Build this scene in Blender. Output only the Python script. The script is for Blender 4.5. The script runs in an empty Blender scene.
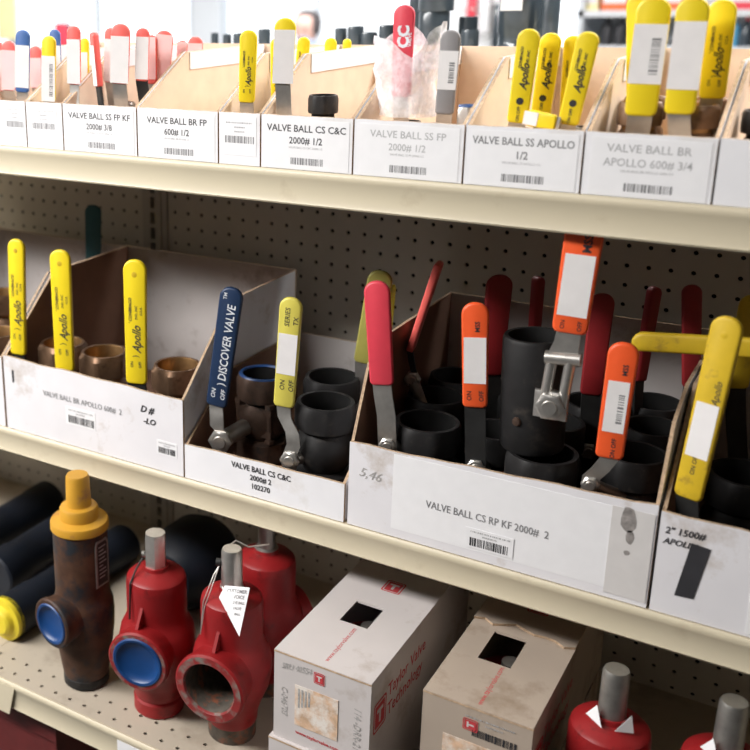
import bpy, math, random
from mathutils import Vector, Matrix, noise

random.seed(7)
scene = bpy.context.scene
COL = scene.collection
FLOOR = -1330.0            # floor height in shelf millimetres (0 = a peg row just under the top shelf)
def W(p):                  # shelf millimetres -> scene metres
    return Vector((p[0] * .001, p[1] * .001, (p[2] - FLOOR) * .001))

# ------------------------------------------------------------------ camera
cam_d = bpy.data.cameras.new('camera'); cam = bpy.data.objects.new('camera', cam_d); COL.objects.link(cam)
scene.camera = cam
_R = [[0.81894364, -0.55376865, -0.15057088], [0.57348383, 0.78004244, 0.25029999], [-0.02115661, -0.29133155, 0.95638817]]
right = Vector([r[0] for r in _R]); fwd = Vector([r[1] for r in _R]); up = Vector([r[2] for r in _R])
m = Matrix((right, up, -fwd)).transposed().to_4x4()
m.translation = W((947.5, -1389.4, 316.9))
cam.matrix_world = m
cam_d.sensor_width = 36; cam_d.lens = 1056.786 / 750 * 36
cam_d.shift_x = (375 - 157.7) / 750; cam_d.shift_y = (313.15 - 375) / 750
cam_d.clip_start = .05; cam_d.clip_end = 100
cam_d.dof.use_dof = True; cam_d.dof.focus_distance = 1.22; cam_d.dof.aperture_fstop = 4.6

# ------------------------------------------------------------------ light
world = bpy.data.worlds.new('daylight'); scene.world = world; world.use_nodes = True
bg = world.node_tree.nodes['Background']
bg.inputs[0].default_value = (.93, .97, 1.0, 1); bg.inputs[1].default_value = 2.2
def area(name, loc, rot, sx, sy, power, color=(1, 1, 1)):
    d = bpy.data.lights.new(name, 'AREA'); d.shape = 'RECTANGLE'; d.size = sx; d.size_y = sy; d.energy = power; d.color = color
    o = bpy.data.objects.new(name, d); COL.objects.link(o); o.location = W(loc); o.rotation_euler = rot; return o
area('aisle_lamp_light', (-1150, -1650, 1050), (math.radians(22), math.radians(-6), 0), 2.4, .3, 104, (1, .97, .94))
area('aisle_lamp_light', (-3900, -1650, 1050), (math.radians(22), 0, 0), 2.4, .3, 60, (1, .97, .94))
area('hall_lamp_and_fill', (900, 350, 1450), (math.radians(-6), math.radians(14), 0), 2.4, .35, 85, (1, .98, .96))  # unseen fill, added to brighten the inner walls of the top boxes
area('hall_lamp_and_fill', (-1500, 1300, 1450), (0, 0, 0), 2.6, .5, 75, (1, .98, .96))
area('hall_lamp_and_fill', (-2600, 3800, 1450), (0, 0, 0), 3.5, 1.5, 240, (.97, .98, 1))  # this and the next: unseen, kept strong to burn the far wall white
area('hall_lamp_and_fill', (300, 4300, 1450), (0, 0, 0), 3.5, 1.5, 220, (.97, .98, 1))
vs = scene.view_settings
vs.view_transform = 'Standard'; vs.look = 'None'; vs.gamma = 1; vs.use_curve_mapping = False; vs.exposure = 0.08

# ------------------------------------------------------------------ materials
MATS = {}
def mat(name, col, rough=.5, metal=0, var=.06, scale=60, bump=0, bscale=300, spec=.5, dirt=None, dscale=14, damt=.5, coat=0, sub=0):
    """Principled material: colour broken up by noise, optional dirt / rust patches and fine relief."""
    M = bpy.data.materials.new(name); M.use_nodes = True; nt = M.node_tree; N = nt.nodes; L = nt.links
    b = N['Principled BSDF']; b.inputs['Roughness'].default_value = rough; b.inputs['Metallic'].default_value = metal
    b.inputs['Specular IOR Level'].default_value = spec; b.inputs['Coat Weight'].default_value = coat
    tc = N.new('ShaderNodeTexCoord')
    nz = N.new('ShaderNodeTexNoise'); nz.inputs['Scale'].default_value = scale; nz.inputs['Detail'].default_value = 4
    L.new(tc.outputs['Object'], nz.inputs['Vector'])
    rp = N.new('ShaderNodeValToRGB'); L.new(nz.outputs['Fac'], rp.inputs['Fac'])
    rp.color_ramp.elements[0].position = .3; rp.color_ramp.elements[1].position = .7
    rp.color_ramp.elements[0].color = [max(0, c * (1 - var)) for c in col] + [1]
    rp.color_ramp.elements[1].color = [min(1, c * (1 + var)) for c in col] + [1]
    out = rp.outputs['Color']
    if dirt:
        n2 = N.new('ShaderNodeTexNoise'); n2.inputs['Scale'].default_value = dscale; n2.inputs['Detail'].default_value = 7
        n2.inputs['Roughness'].default_value = .65
        L.new(tc.outputs['Object'], n2.inputs['Vector'])
        r2 = N.new('ShaderNodeValToRGB'); r2.color_ramp.elements[0].position = .62 - damt * .3; r2.color_ramp.elements[1].position = .72 - damt * .2
        L.new(n2.outputs['Fac'], r2.inputs['Fac'])
        mx = N.new('ShaderNodeMix'); mx.data_type = 'RGBA'
        L.new(r2.outputs['Color'], mx.inputs['Factor']); L.new(out, mx.inputs['A']); mx.inputs['B'].default_value = list(dirt) + [1]
        out = mx.outputs['Result']
    L.new(out, b.inputs['Base Color'])
    if bump:
        n3 = N.new('ShaderNodeTexNoise'); n3.inputs['Scale'].default_value = bscale; n3.inputs['Detail'].default_value = 3
        L.new(tc.outputs['Object'], n3.inputs['Vector'])
        bp = N.new('ShaderNodeBump'); bp.inputs['Strength'].default_value = bump; bp.inputs['Distance'].default_value = .001
        L.new(n3.outputs['Fac'], bp.inputs['Height']); L.new(bp.outputs['Normal'], b.inputs['Normal'])
    MATS[name] = M
    return M
mat('white_card', (.80, .80, .83), .7, var=.03, scale=20, dirt=(.70, .68, .67), dscale=9, damt=.25)
mat('white_card_worn', (.74, .73, .76), .75, var=.04, scale=16, dirt=(.55, .50, .47), dscale=12, damt=.12)
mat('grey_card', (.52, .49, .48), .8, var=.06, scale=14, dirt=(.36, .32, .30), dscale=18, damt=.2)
mat('kraft', (.60, .43, .29), .85, var=.06, scale=40, bump=.1)
mat('kraft_flare_lit', (.74, .58, .44), .85, var=.05, scale=40, bump=.1)  # kraft with the flare over the top boxes put into its colour
mat('kraft_shaded', (.22, .12, .08), .9, var=.08, scale=30, bump=.1)  # kraft with the shade inside the middle boxes put into its colour
mat('card_edge', (.46, .33, .22), .9, var=.25, scale=260)
mat('carton_white', (.58, .54, .53), .7, var=.04, scale=12, dirt=(.42, .36, .32), dscale=10, damt=.2)
mat('carton_aged', (.42, .345, .28), .75, var=.06, scale=10, dirt=(.30, .23, .17), dscale=12, damt=.35)
mat('paper', (.82, .82, .84), .6, var=.02)
mat('sticker_pale', (.86, .84, .84), .5, var=.03)
mat('sticker_pink', (.86, .60, .60), .5, var=.03)
mat('tape_beige', (.66, .64, .63), .5, var=.03)
mat('print_black', (.03, .03, .035), .6, var=.1)
mat('print_grey', (.22, .22, .23), .6, var=.1)
mat('print_pale', (.42, .42, .43), .6, var=.1)
mat('pencil', (.38, .37, .36), .7, var=.3, scale=300)
mat('print_red', (.55, .05, .06), .6, var=.1)
mat('print_white', (.75, .78, .82), .6, var=.05)
mat('label_tan', (.62, .42, .28), .7, var=.25, scale=90, dirt=(.78, .72, .66), dscale=40, damt=.6)
mat('cream_metal', (.60, .535, .395), .45, var=.02, scale=8, dirt=(.54, .47, .34), dscale=16, damt=.1)
mat('deck_metal', (.44, .385, .31), .5, var=.04, scale=10, dirt=(.34, .29, .23), dscale=12, damt=.25)
mat('peg_metal', (.58, .54, .475), .6, var=.04, scale=8)
mat('upright_metal', (.46, .43, .385), .5, var=.03)
mat('void', (.015, .015, .017), .9)
mat('yellow_grip', (.86, .66, .015), .42, var=.03, scale=30)
mat('yellow_grip_dull', (.66, .45, .02), .5, var=.06, dirt=(.40, .25, .03), dscale=40, damt=.15)
mat('lime_grip', (.66, .58, .10), .45, var=.04)
mat('lime_dark', (.34, .31, .07), .5, var=.05)
mat('navy_grip', (.012, .032, .085), .45, var=.06)
mat('blue_grip', (.05, .13, .36), .45, var=.05)
mat('red_grip', (.70, .055, .085), .42, var=.04)
mat('coral_grip', (.84, .14, .12), .42, var=.03)
mat('orange_grip', (.88, .11, .025), .42, var=.04)
mat('darkred_grip', (.26, .014, .018), .5, var=.08)
mat('teal_grip', (.02, .10, .12), .5, var=.08)
mat('grey_grip', (.27, .26, .265), .5, var=.04)
mat('steel', (.66, .64, .61), .34, .9, var=.1, scale=90, bump=.05)
mat('dull_steel', (.33, .32, .30), .45, .85, var=.15, scale=70)
mat('black_metal', (.03, .03, .03), .45, .3, var=.2, scale=60)
mat('brass', (.20, .12, .072), .5, .65, var=.18, scale=60, dirt=(.12, .07, .04), dscale=50, damt=.2, bump=.06)
mat('brass_bore', (.36, .21, .09), .4, .8, var=.15, scale=90)
mat('bronze_dark', (.09, .055, .04), .55, .5, var=.25, scale=60, dirt=(.05, .04, .035), dscale=40, damt=.3)
mat('black_steel', (.014, .0135, .014), .55, 0, var=.25, scale=50, dirt=(.04, .034, .03), dscale=40, damt=.2, bump=.1, spec=.3)
mat('black_bore', (.010, .010, .010), .8, 0, var=.2, spec=.15)
mat('rust_iron', (.082, .040, .024), .6, .1, var=.45, scale=28, dirt=(.022, .028, .036), dscale=22, damt=.45, bump=.2, bscale=220, spec=.3)
mat('red_paint', (.26, .012, .014), .42, var=.12, scale=24, dirt=(.12, .01, .01), dscale=26, damt=.15, bump=.12, bscale=160, spec=.35)
mat('red_chipped', (.24, .02, .02), .5, var=.15, scale=50, dirt=(.20, .17, .15), dscale=60, damt=.55, bump=.2)
mat('iron_bore', (.10, .085, .07), .7, .4, var=.35, scale=80, dirt=(.30, .10, .05), dscale=60, damt=.3, bump=.2)
mat('yellow_cap', (.52, .27, .022), .5, var=.08, scale=20, dirt=(.36, .17, .05), dscale=30, damt=.14)
mat('yellow_plug', (.70, .56, .03), .5, var=.05)
mat('blue_plug', (.004, .046, .175), .4, var=.12, scale=30)
mat('navy_pipe', (.007, .010, .017), .5, 0, var=.3, scale=12, bump=.06, spec=.3)
mat('darkened_floor', (.10, .098, .095), .5, var=.05, scale=2)  # floor colour darkened to cut light bouncing up at the shelves
mat('white_wall', (.84, .86, .88), .8, var=.01, scale=2)
mat('ceiling_white', (.75, .75, .75), .8, var=.01)
mat('aisle_wall', (.05, .048, .045), .8, var=.2, scale=3)  # unseen walls, colour darkened to cut light bouncing into the shelves
mat('mullion', (.62, .66, .70), .6, var=.02)
mat('counter', (.70, .72, .75), .7, var=.03)
mat('bg_black', (.045, .06, .075), .3, .1, var=.2, scale=20, coat=.5)
mat('skin', (.42, .25, .20), .6, var=.05)
mat('hair', (.035, .028, .028), .8, var=.3, scale=80)
mat('shirt', (.35, .42, .52), .85, var=.06)
mat('trousers', (.06, .07, .10), .85, var=.06)
mat('sky_blue_bottle', (.10, .38, .62), .35, var=.05)
mat('orange_box', (.80, .16, .05), .6, var=.06)
mat('pale_yellow_box', (.84, .76, .42), .6, var=.05)
mat('dark_red_box', (.11, .012, .012), .6, var=.1)
mat('shoe_black', (.03, .03, .035), .5, var=.1)
def clear(name, col, tr, rough=.15):
    M = bpy.data.materials.new(name); M.use_nodes = True; nt = M.node_tree; N = nt.nodes; L = nt.links
    b = N['Principled BSDF']; b.inputs['Base Color'].default_value = list(col) + [1]; b.inputs['Roughness'].default_value = rough
    t = N.new('ShaderNodeBsdfTransparent'); mx = N.new('ShaderNodeMixShader')
    nz = N.new('ShaderNodeTexNoise'); nz.inputs['Scale'].default_value = 14
    mr = N.new('ShaderNodeMapRange'); mr.inputs['From Min'].default_value = .35; mr.inputs['From Max'].default_value = .65
    mr.inputs['To Min'].default_value = max(0, 1 - tr - .12); mr.inputs['To Max'].default_value = min(1, 1 - tr + .12)
    L.new(nz.outputs['Fac'], mr.inputs['Value']); L.new(mr.outputs['Result'], mx.inputs['Fac'])
    L.new(t.outputs[0], mx.inputs[1]); L.new(b.outputs[0], mx.inputs[2]); L.new(mx.outputs[0], N['Material Output'].inputs['Surface'])
    MATS[name] = M
clear('plastic_film', (.97, .97, 1), .45, .35)
clear('pane_glass', (.95, .97, 1), .93, .02)

# ------------------------------------------------------------------ mesh builder (everything in shelf millimetres)
ORG = {}
def V(*a): return Vector(a)
class MB:
    def __init__(s): s.v = []; s.f = []; s.mi = []
    def add(s, vs_, fs, mi=0):
        o = len(s.v); s.v += [Vector(p) for p in vs_]
        for k, f in enumerate(fs):
            s.f.append([i + o for i in f]); s.mi.append(mi[k] if isinstance(mi, list) else mi)
    def box(s, a, b, mi=0):
        (x0, y0, z0), (x1, y1, z1) = a, b
        s.add([(x0, y0, z0), (x1, y0, z0), (x1, y1, z0), (x0, y1, z0), (x0, y0, z1), (x1, y0, z1), (x1, y1, z1), (x0, y1, z1)],
              [(0, 3, 2, 1), (4, 5, 6, 7), (0, 1, 5, 4), (1, 2, 6, 5), (2, 3, 7, 6), (3, 0, 4, 7)], mi)
    def prism(s, pts, off, mi=(0, 0, 0)):
        """closed polygon pts extruded by vector off; materials for first cap, last cap, edges"""
        n = len(pts); off = Vector(off); P = [Vector(p) for p in pts]
        s.add(P + [p + off for p in P], [list(range(n))[::-1], list(range(n, 2 * n))] + [(i, (i + 1) % n, n + (i + 1) % n, n + i) for i in range(n)],
              [mi[0], mi[1]] + [mi[2]] * n)
    def lathe(s, prof, o, ax=(0, 0, 1), seg=28, rf=None, mi=0, ref=None, mis=None):
        """prof = [(r, h)]; revolve about axis ax through o. rf(theta, r, h) may reshape the radius"""
        o = Vector(o); ax = Vector(ax).normalized()
        e1 = Vector(ref) if ref else (Vector((1, 0, 0)) if abs(ax.x) < .9 else Vector((0, 1, 0)))
        e1 = (e1 - ax * e1.dot(ax)).normalized(); e2 = ax.cross(e1)
        vs_ = []; fs = []; ms = []; rings = []
        for r, h in prof:
            if r < 1e-6:
                rings.append([len(vs_)]); vs_.append(o + ax * h)
            else:
                ring = []
                for k in range(seg):
                    t = 2 * math.pi * k / seg; rr = rf(t, r, h) if rf else r
                    ring.append(len(vs_)); vs_.append(o + ax * h + (e1 * math.cos(t) + e2 * math.sin(t)) * rr)
                rings.append(ring)
        for q in range(len(rings) - 1):
            A, B = rings[q], rings[q + 1]; mm = mis[q] if mis else mi
            for k in range(seg):
                k2 = (k + 1) % seg
                if len(A) == 1 and len(B) == 1: continue
                if len(A) == 1: fs.append((A[0], B[k2], B[k])); ms.append(mm)
                elif len(B) == 1: fs.append((A[k], A[k2], B[0])); ms.append(mm)
                else: fs.append((A[k], A[k2], B[k2], B[k])); ms.append(mm)
        s.add(vs_, fs, ms)
    def tube(s, path, r, seg=10, mi=0):
        P = [Vector(p) for p in path]; n = len(P); R = r if isinstance(r, (list, tuple)) else [r] * n
        vs_ = []; fs = []; e1 = None
        for i in range(n):
            t = (P[min(i + 1, n - 1)] - P[max(i - 1, 0)]).normalized()
            if e1 is None: e1 = t.orthogonal().normalized()
            e1 = (e1 - t * e1.dot(t)).normalized(); e2 = t.cross(e1)
            for k in range(seg):
                a = 2 * math.pi * k / seg; vs_.append(P[i] + (e1 * math.cos(a) + e2 * math.sin(a)) * R[i])
        for i in range(n - 1):
            for k in range(seg):
                k2 = (k + 1) % seg; fs.append((i * seg + k, i * seg + k2, (i + 1) * seg + k2, (i + 1) * seg + k))
        fs.append(list(range(seg))[::-1]); fs.append([(n - 1) * seg + k for k in range(seg)])
        s.add(vs_, fs, mi)
    def ribbon(s, path, wdir, width, th, mi=0):
        P = [Vector(p) for p in path]; w = Vector(wdir).normalized(); n = len(P); vs_ = []; fs = []
        ww = width if isinstance(width, (list, tuple)) else [width] * n
        for i in range(n):
            t = (P[min(i + 1, n - 1)] - P[max(i - 1, 0)]).normalized(); nn = t.cross(w).normalized()
            for a, b in ((-1, -1), (1, -1), (1, 1), (-1, 1)): vs_.append(P[i] + w * (a * ww[i] / 2) + nn * (b * th / 2))
        for i in range(n - 1):
            for k in range(4):
                k2 = (k + 1) % 4; fs.append((i * 4 + k, i * 4 + k2, i * 4 + 4 + k2, i * 4 + 4 + k))
        fs.append((3, 2, 1, 0)); fs.append([(n - 1) * 4 + k for k in range(4)])
        s.add(vs_, fs, mi)
    def slab(s, pts2, o, ux, uy, un, th, bev, mi=0):
        """bevelled plate from a 2-D outline: local x,y along ux,uy, thickness along un (centred)"""
        n = len(pts2); cx = sum(p[0] for p in pts2) / n; cy = sum(p[1] for p in pts2) / n
        xs = [p[0] for p in pts2]; ys = [p[1] for p in pts2]; hx = (max(xs) - min(xs)) / 2; hy = (max(ys) - min(ys)) / 2
        o = Vector(o); vs_ = []; fs = []
        mx = (max(xs) + min(xs)) / 2; my = (max(ys) + min(ys)) / 2
        for ins, dz in ((bev, -th / 2), (bev * .3, -th / 2 + bev * .3), (0, -th / 2 + bev), (0, th / 2 - bev), (bev * .3, th / 2 - bev * .3), (bev, th / 2)):
            for x, y in pts2:
                X = mx + (x - mx) * (1 - ins / hx); Y = my + (y - my) * (1 - ins / hy)
                vs_.append(o + ux * X + uy * Y + un * dz)
        for q in range(5):
            for k in range(n):
                k2 = (k + 1) % n; fs.append((q * n + k, q * n + k2, (q + 1) * n + k2, (q + 1) * n + k))
        fs.append(list(range(n))[::-1]); fs.append([5 * n + k for k in range(n)])
        s.add(vs_, fs, mi)
    def text(s, string, o, ux, uy, size, align='CENTER', bold=0, shear=0, mi=0, sx=1.0):
        vv, ff = text_mesh(string, align, bold, shear)
        o = Vector(o); ux = Vector(ux); uy = Vector(uy)
        s.add([o + ux * (x * size * sx) + uy * (y * size) for x, y in vv], ff, mi)
    def build(s, name, mats, parent=None, smooth=40, org=None):
        if parent is not None: o = ORG[parent.name]
        elif org is not None: o = Vector(org)
        else:
            xs = [p.x for p in s.v]; ys = [p.y for p in s.v]; zs = [p.z for p in s.v]
            o = Vector(((min(xs) + max(xs)) / 2, (min(ys) + max(ys)) / 2, min(zs)))
        me = bpy.data.meshes.new(name)
        me.from_pydata([(p - o) * .001 for p in s.v], [], s.f)
        ml = mats if isinstance(mats, (list, tuple)) else [mats]
        for q in ml: me.materials.append(MATS[q])
        if len(ml) > 1: me.polygons.foreach_set('material_index', s.mi)
        if smooth:
            me.polygons.foreach_set('use_smooth', [True] * len(me.polygons)); me.set_sharp_from_angle(angle=math.radians(smooth))
        me.validate(); me.update()
        ob = bpy.data.objects.new(name, me); COL.objects.link(ob)
        if parent is not None: ob.parent = parent
        else: ob.location = W(o)
        ORG[ob.name] = o
        return ob
_tc = {}
def text_mesh(string, align, bold, shear):
    k = (string, align, bold, shear)
    if k not in _tc:
        c = bpy.data.curves.new('lettering', 'FONT'); c.body = string; c.align_x = align; c.align_y = 'CENTER'; c.size = 1
        c.offset = bold; c.shear = shear; c.resolution_u = 2; c.fill_mode = 'FRONT'
        ob = bpy.data.objects.new('lettering', c)
        me = bpy.data.meshes.new_from_object(ob)
        _tc[k] = ([(v.co.x, v.co.y) for v in me.vertices], [list(p.vertices) for p in me.polygons])
        bpy.data.objects.remove(ob); bpy.data.meshes.remove(me); bpy.data.curves.remove(c)
    return _tc[k]
def thing(name, label, cat, loc, group=None):
    o = bpy.data.objects.new(name, None); COL.objects.link(o); o.location = W(loc); o.empty_display_size = .02
    ORG[o.name] = Vector(loc); tag(o, label, cat, group); return o
def tag(o, label, cat, group=None, kind=None):
    if label: o['label'] = label
    if cat: o['category'] = cat
    if group: o['group'] = group
    if kind: o['kind'] = kind
    return o
X_, Y_, Z_ = V(1, 0, 0), V(0, 1, 0), V(0, 0, 1)
def hexr(a, n=6, phase=0):
    """radius of a regular n-gon of apothem a, with the corners clipped towards the chamfered ends"""
    st = 2 * math.pi / n
    def rf(t, r, h):
        q = ((t + phase) % st) - st / 2
        return min(r, a / math.cos(q))
    return rf

# ================================================================== SETTING
def struct(name, mb, mats, label=None):
    o = mb.build(name, mats); o['kind'] = 'structure'
    o['label'] = label or name
    return o
b = MB(); b.box((-9000, -3000, FLOOR - 40), (5000, 7200, FLOOR)); struct('floor', b, 'darkened_floor', 'shop floor, darkened to cut bounced light')
b = MB(); b.box((-9000, -2720, 1500), (5000, 7200, 1560)); struct('ceiling', b, 'ceiling_white', 'white shop ceiling')
b = MB(); b.box((-9000, -2720, FLOOR), (5000, -2620, 1500)); struct('wall_front', b, 'aisle_wall', 'unseen wall behind the aisle, darkened to cut bounced light')
b = MB(); b.box((5000, -2720, FLOOR), (5100, 7120, 1500)); struct('wall_right', b, 'aisle_wall', 'unseen right wall of the shop, darkened to cut bounced light')
b = MB(); b.box((-9100, -2720, FLOOR), (-9000, 7120, 1500)); struct('wall_left', b, 'white_wall', 'white left wall of the shop')
# far wall with tall shop windows
b = MB()
WY = 7000
b.box((-9000, WY, FLOOR), (5000, WY + 120, -520))
b.box((-9000, WY, 1300), (5000, WY + 120, 1900))
b.box((2200, WY, -520), (5000, WY + 120, 1300)); b.box((-2350, WY, -520), (-1500, WY + 120, 1300))
b.box((-4550, WY, -520), (-4250, WY + 120, 1300))
struct('wall_back', b, 'white_wall', 'bright white far wall with tall windows')
n = 0
for x0, x1 in ((-9000, -6800), (-6800, -4550), (-4250, -2350), (-1500, 400), (400, 2200)):
    n += 1
    f = MB()
    for a, c in ((x0, x0 + 45), (x1 - 45, x1), ((x0 + x1) / 2 - 20, (x0 + x1) / 2 + 20)): f.box((a, WY + 20, -520), (c, WY + 80, 1300))
    f.box((x0 + 45, WY + 25, -520), (x1 - 45, WY + 75, -470)); f.box((x0 + 45, WY + 25, 1250), (x1 - 45, WY + 75, 1300))
    wo = struct('window_%d' % n, f, 'mullion', 'tall glazed shop window in the far wall')
    for a, c in ((x0 + 45, (x0 + x1) / 2 - 20), ((x0 + x1) / 2 + 20, x1 - 45)):
        g = MB(); g.box((a, WY + 45, -470), (c, WY + 51, 1250)); g.build('pane', 'pane_glass', wo, smooth=0)

# ================================================================== SHELVING UNIT
ZT, ZM, ZD = 124.4, -288.4, -607.4          # top shelf, middle shelf, lower deck surfaces
XL, XR = -960, 1560
unit = thing('shelving_unit', 'cream metal shelving unit with perforated grey back panels and three shelves', 'shelving', (300, 0, FLOOR))
def perforated(mb, o, ux, uy, nx, ny, x0, x1, y0, y1, hx, hy, p=25.4, r=3.0, th=1.2, un=None):
    """sheet from (x0,y0) to (x1,y1) in the ux,uy frame with real round holes on a p grid starting at hx,hy"""
    o = Vector(o); ux = Vector(ux); uy = Vector(uy); un = Vector(un)
    P = lambda x, y, d=0: o + ux * x + uy * y + un * d
    gx0, gy0 = hx - p / 2, hy - p / 2; gx1, gy1 = gx0 + nx * p, gy0 + ny * p
    vs_ = []; fs = []
    ang = [(math.cos(math.pi / 4 * k), math.sin(math.pi / 4 * k)) for k in range(8)]
    sq = [(1, 0), (1, 1), (0, 1), (-1, 1), (-1, 0), (-1, -1), (0, -1), (1, -1)]
    for i in range(nx):
        for j in range(ny):
            cx, cy = hx + i * p, hy + j * p; q = len(vs_)
            for sx, sy in sq: vs_.append(P(cx + sx * p / 2, cy + sy * p / 2))
            for c, s_ in ang: vs_.append(P(cx + c * r, cy + s_ * r))
            for c, s_ in ang: vs_.append(P(cx + c * r, cy + s_ * r, -th * 2))
            for k in range(8):
                k2 = (k + 1) % 8
                fs.append((q + k, q + k2, q + 8 + k2, q + 8 + k)); fs.append((q + 8 + k, q + 8 + k2, q + 16 + k2, q + 16 + k))
    mb.add(vs_, fs)
    for a, b_, c, d in ((x0, gx0, y0, y1), (gx1, x1, y0, y1), (gx0, gx1, y0, gy0), (gx0, gx1, gy1, y1)):
        if b_ - a > .01 and d - c > .01: mb.add([P(a, c), P(b_, c), P(b_, d), P(a, d)], [(0, 1, 2, 3)])
# upper back panels (two bays) and lower ones, the hole grid of each bay sits where the photo shows it
b = MB(); perforated(b, (0, 0, 0), X_, Z_, 58, 15, -13, XR, -284, 104, 0, -355.6 + 25.4 * 3, un=(0, -1, 0)); b.build('back_panel', 'peg_metal', unit, smooth=0)
b = MB(); perforated(b, (0, 0, 0), X_, Z_, 34, 15, XL, -64, -284, 104, -77.5 - 33 * 25.4, -7.2 - 25.4 * 10, un=(0, -1, 0)); b.build('back_panel', 'peg_metal', unit, smooth=0)
b = MB(); perforated(b, (0, 0, 0), X_, Z_, 60, 11, -13, XR, ZD, -305, 217.2 - 25.4 * 8, -600.8, un=(0, -1, 0)); b.build('back_panel', 'peg_metal', unit, smooth=0)
b = MB(); perforated(b, (0, 0, 0), X_, Z_, 34, 11, XL, -64, ZD, -305, -77.5 - 33 * 25.4, -597, un=(0, -1, 0)); b.build('back_panel', 'peg_metal', unit, smooth=0)
b = MB(); b.box((XL, 12, FLOOR), (XR, 24, 104)); b.build('shade_sheet', 'void', unit, smooth=0)  # near-black sheet that paints the shade behind the holes and slots
# slotted upright between the bays
b = MB()
ux0, ux1, sx0, sx1 = -62, -14, -47, -37.5
for a, c in ((ux0, sx0), (sx1, ux1)): b.box((a, -4, FLOOR), (c, 8, 104))
z = 104
while z > FLOOR + 30:
    b.box((sx0, -4, z - 6), (sx1, 8, z)); z -= 25.4
b.box((ux0 + 34, -7, FLOOR), (ux0 + 38, -4, 104))
b.build('upright', 'upright_metal', unit, smooth=0)
def shelf(zt, yf, lip, yb=-2, holes=False, x0=XL, x1=XR):
    t = MB()
    if holes:
        xs = 0.5
        perforated(t, (0, 0, zt), X_, Y_, 88, 2, x0, x1, yf + 3, -220, xs - 25.4 * 34, -461.8, r=2.9, un=(0, 0, 1))
        t.box((x0, -220, zt - 3), (x1, yb, zt)); t.box((x0, yf + 3, zt - 14), (x1, -220, zt - 9))
        t.box((x0, -222, zt + .2), (x1, -221, zt + .5))
        for sx in (-38, 520): t.box((sx, yf + 60, zt), (sx + 1.5, yb, zt + .6))
    else:
        t.box((x0, yf + 4, zt - 3), (x1, yb, zt))
        t.box((x0, yf + 60, zt - 30), (x1, yf + 64, zt - 3))
    o = t.build('shelf', 'deck_metal' if holes else 'cream_metal', unit, smooth=0)
    l = MB()   # rolled front lip: bead at the top, flat face, return at the bottom
    prof = [(yf + 5, zt), (yf + 2, zt + .8), (yf, zt - 1), (yf - .8, zt - 4), (yf - .4, zt - 8), (yf + 1.5, zt - 11), (yf + 1.5, zt - lip + 5), (yf + .2, zt - lip + 2), (yf + 1.5, zt - lip), (yf + 12, zt - lip), (yf + 12, zt - lip + 1.5), (yf + 3.5, zt - lip + 1.5), (yf + 3.5, zt - 3)]
    l.prism([(x0, y, z) for y, z in prof], (x1 - x0, 0, 0)); l.build('front_lip', 'cream_metal', o, smooth=35)
    return o
s_top = shelf(ZT, -356, 38)
s_mid = shelf(ZM, -356.6, 37)
s_deck = shelf(ZD, -482, 42, holes=True)
# the far side's top shelf carries the black fittings behind
b = MB(); b.box((XL, 26, ZT - 25), (XR, 420, ZT)); b.build('shelf', 'cream_metal', unit, smooth=0)
# shelf below the deck
b = MB(); b.box((XL, -482, -1010), (XR, -2, -1000)); b.build('shelf', 'deck_metal', unit, smooth=0)
b = MB(); b.box((XL, -482, -1300), (XR, -470, -1180)); b.build('kick_plate', 'black_metal', unit, smooth=0)
b = MB(); b.box((XL - 20, -480, FLOOR), (XL, 420, ZT + 2)); b.build('end_panel', 'cream_metal', unit, smooth=0)
b = MB(); b.box((XR, -480, FLOOR), (XR + 20, 420, ZT + 2)); b.build('end_panel', 'cream_metal', unit, smooth=0)

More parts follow.
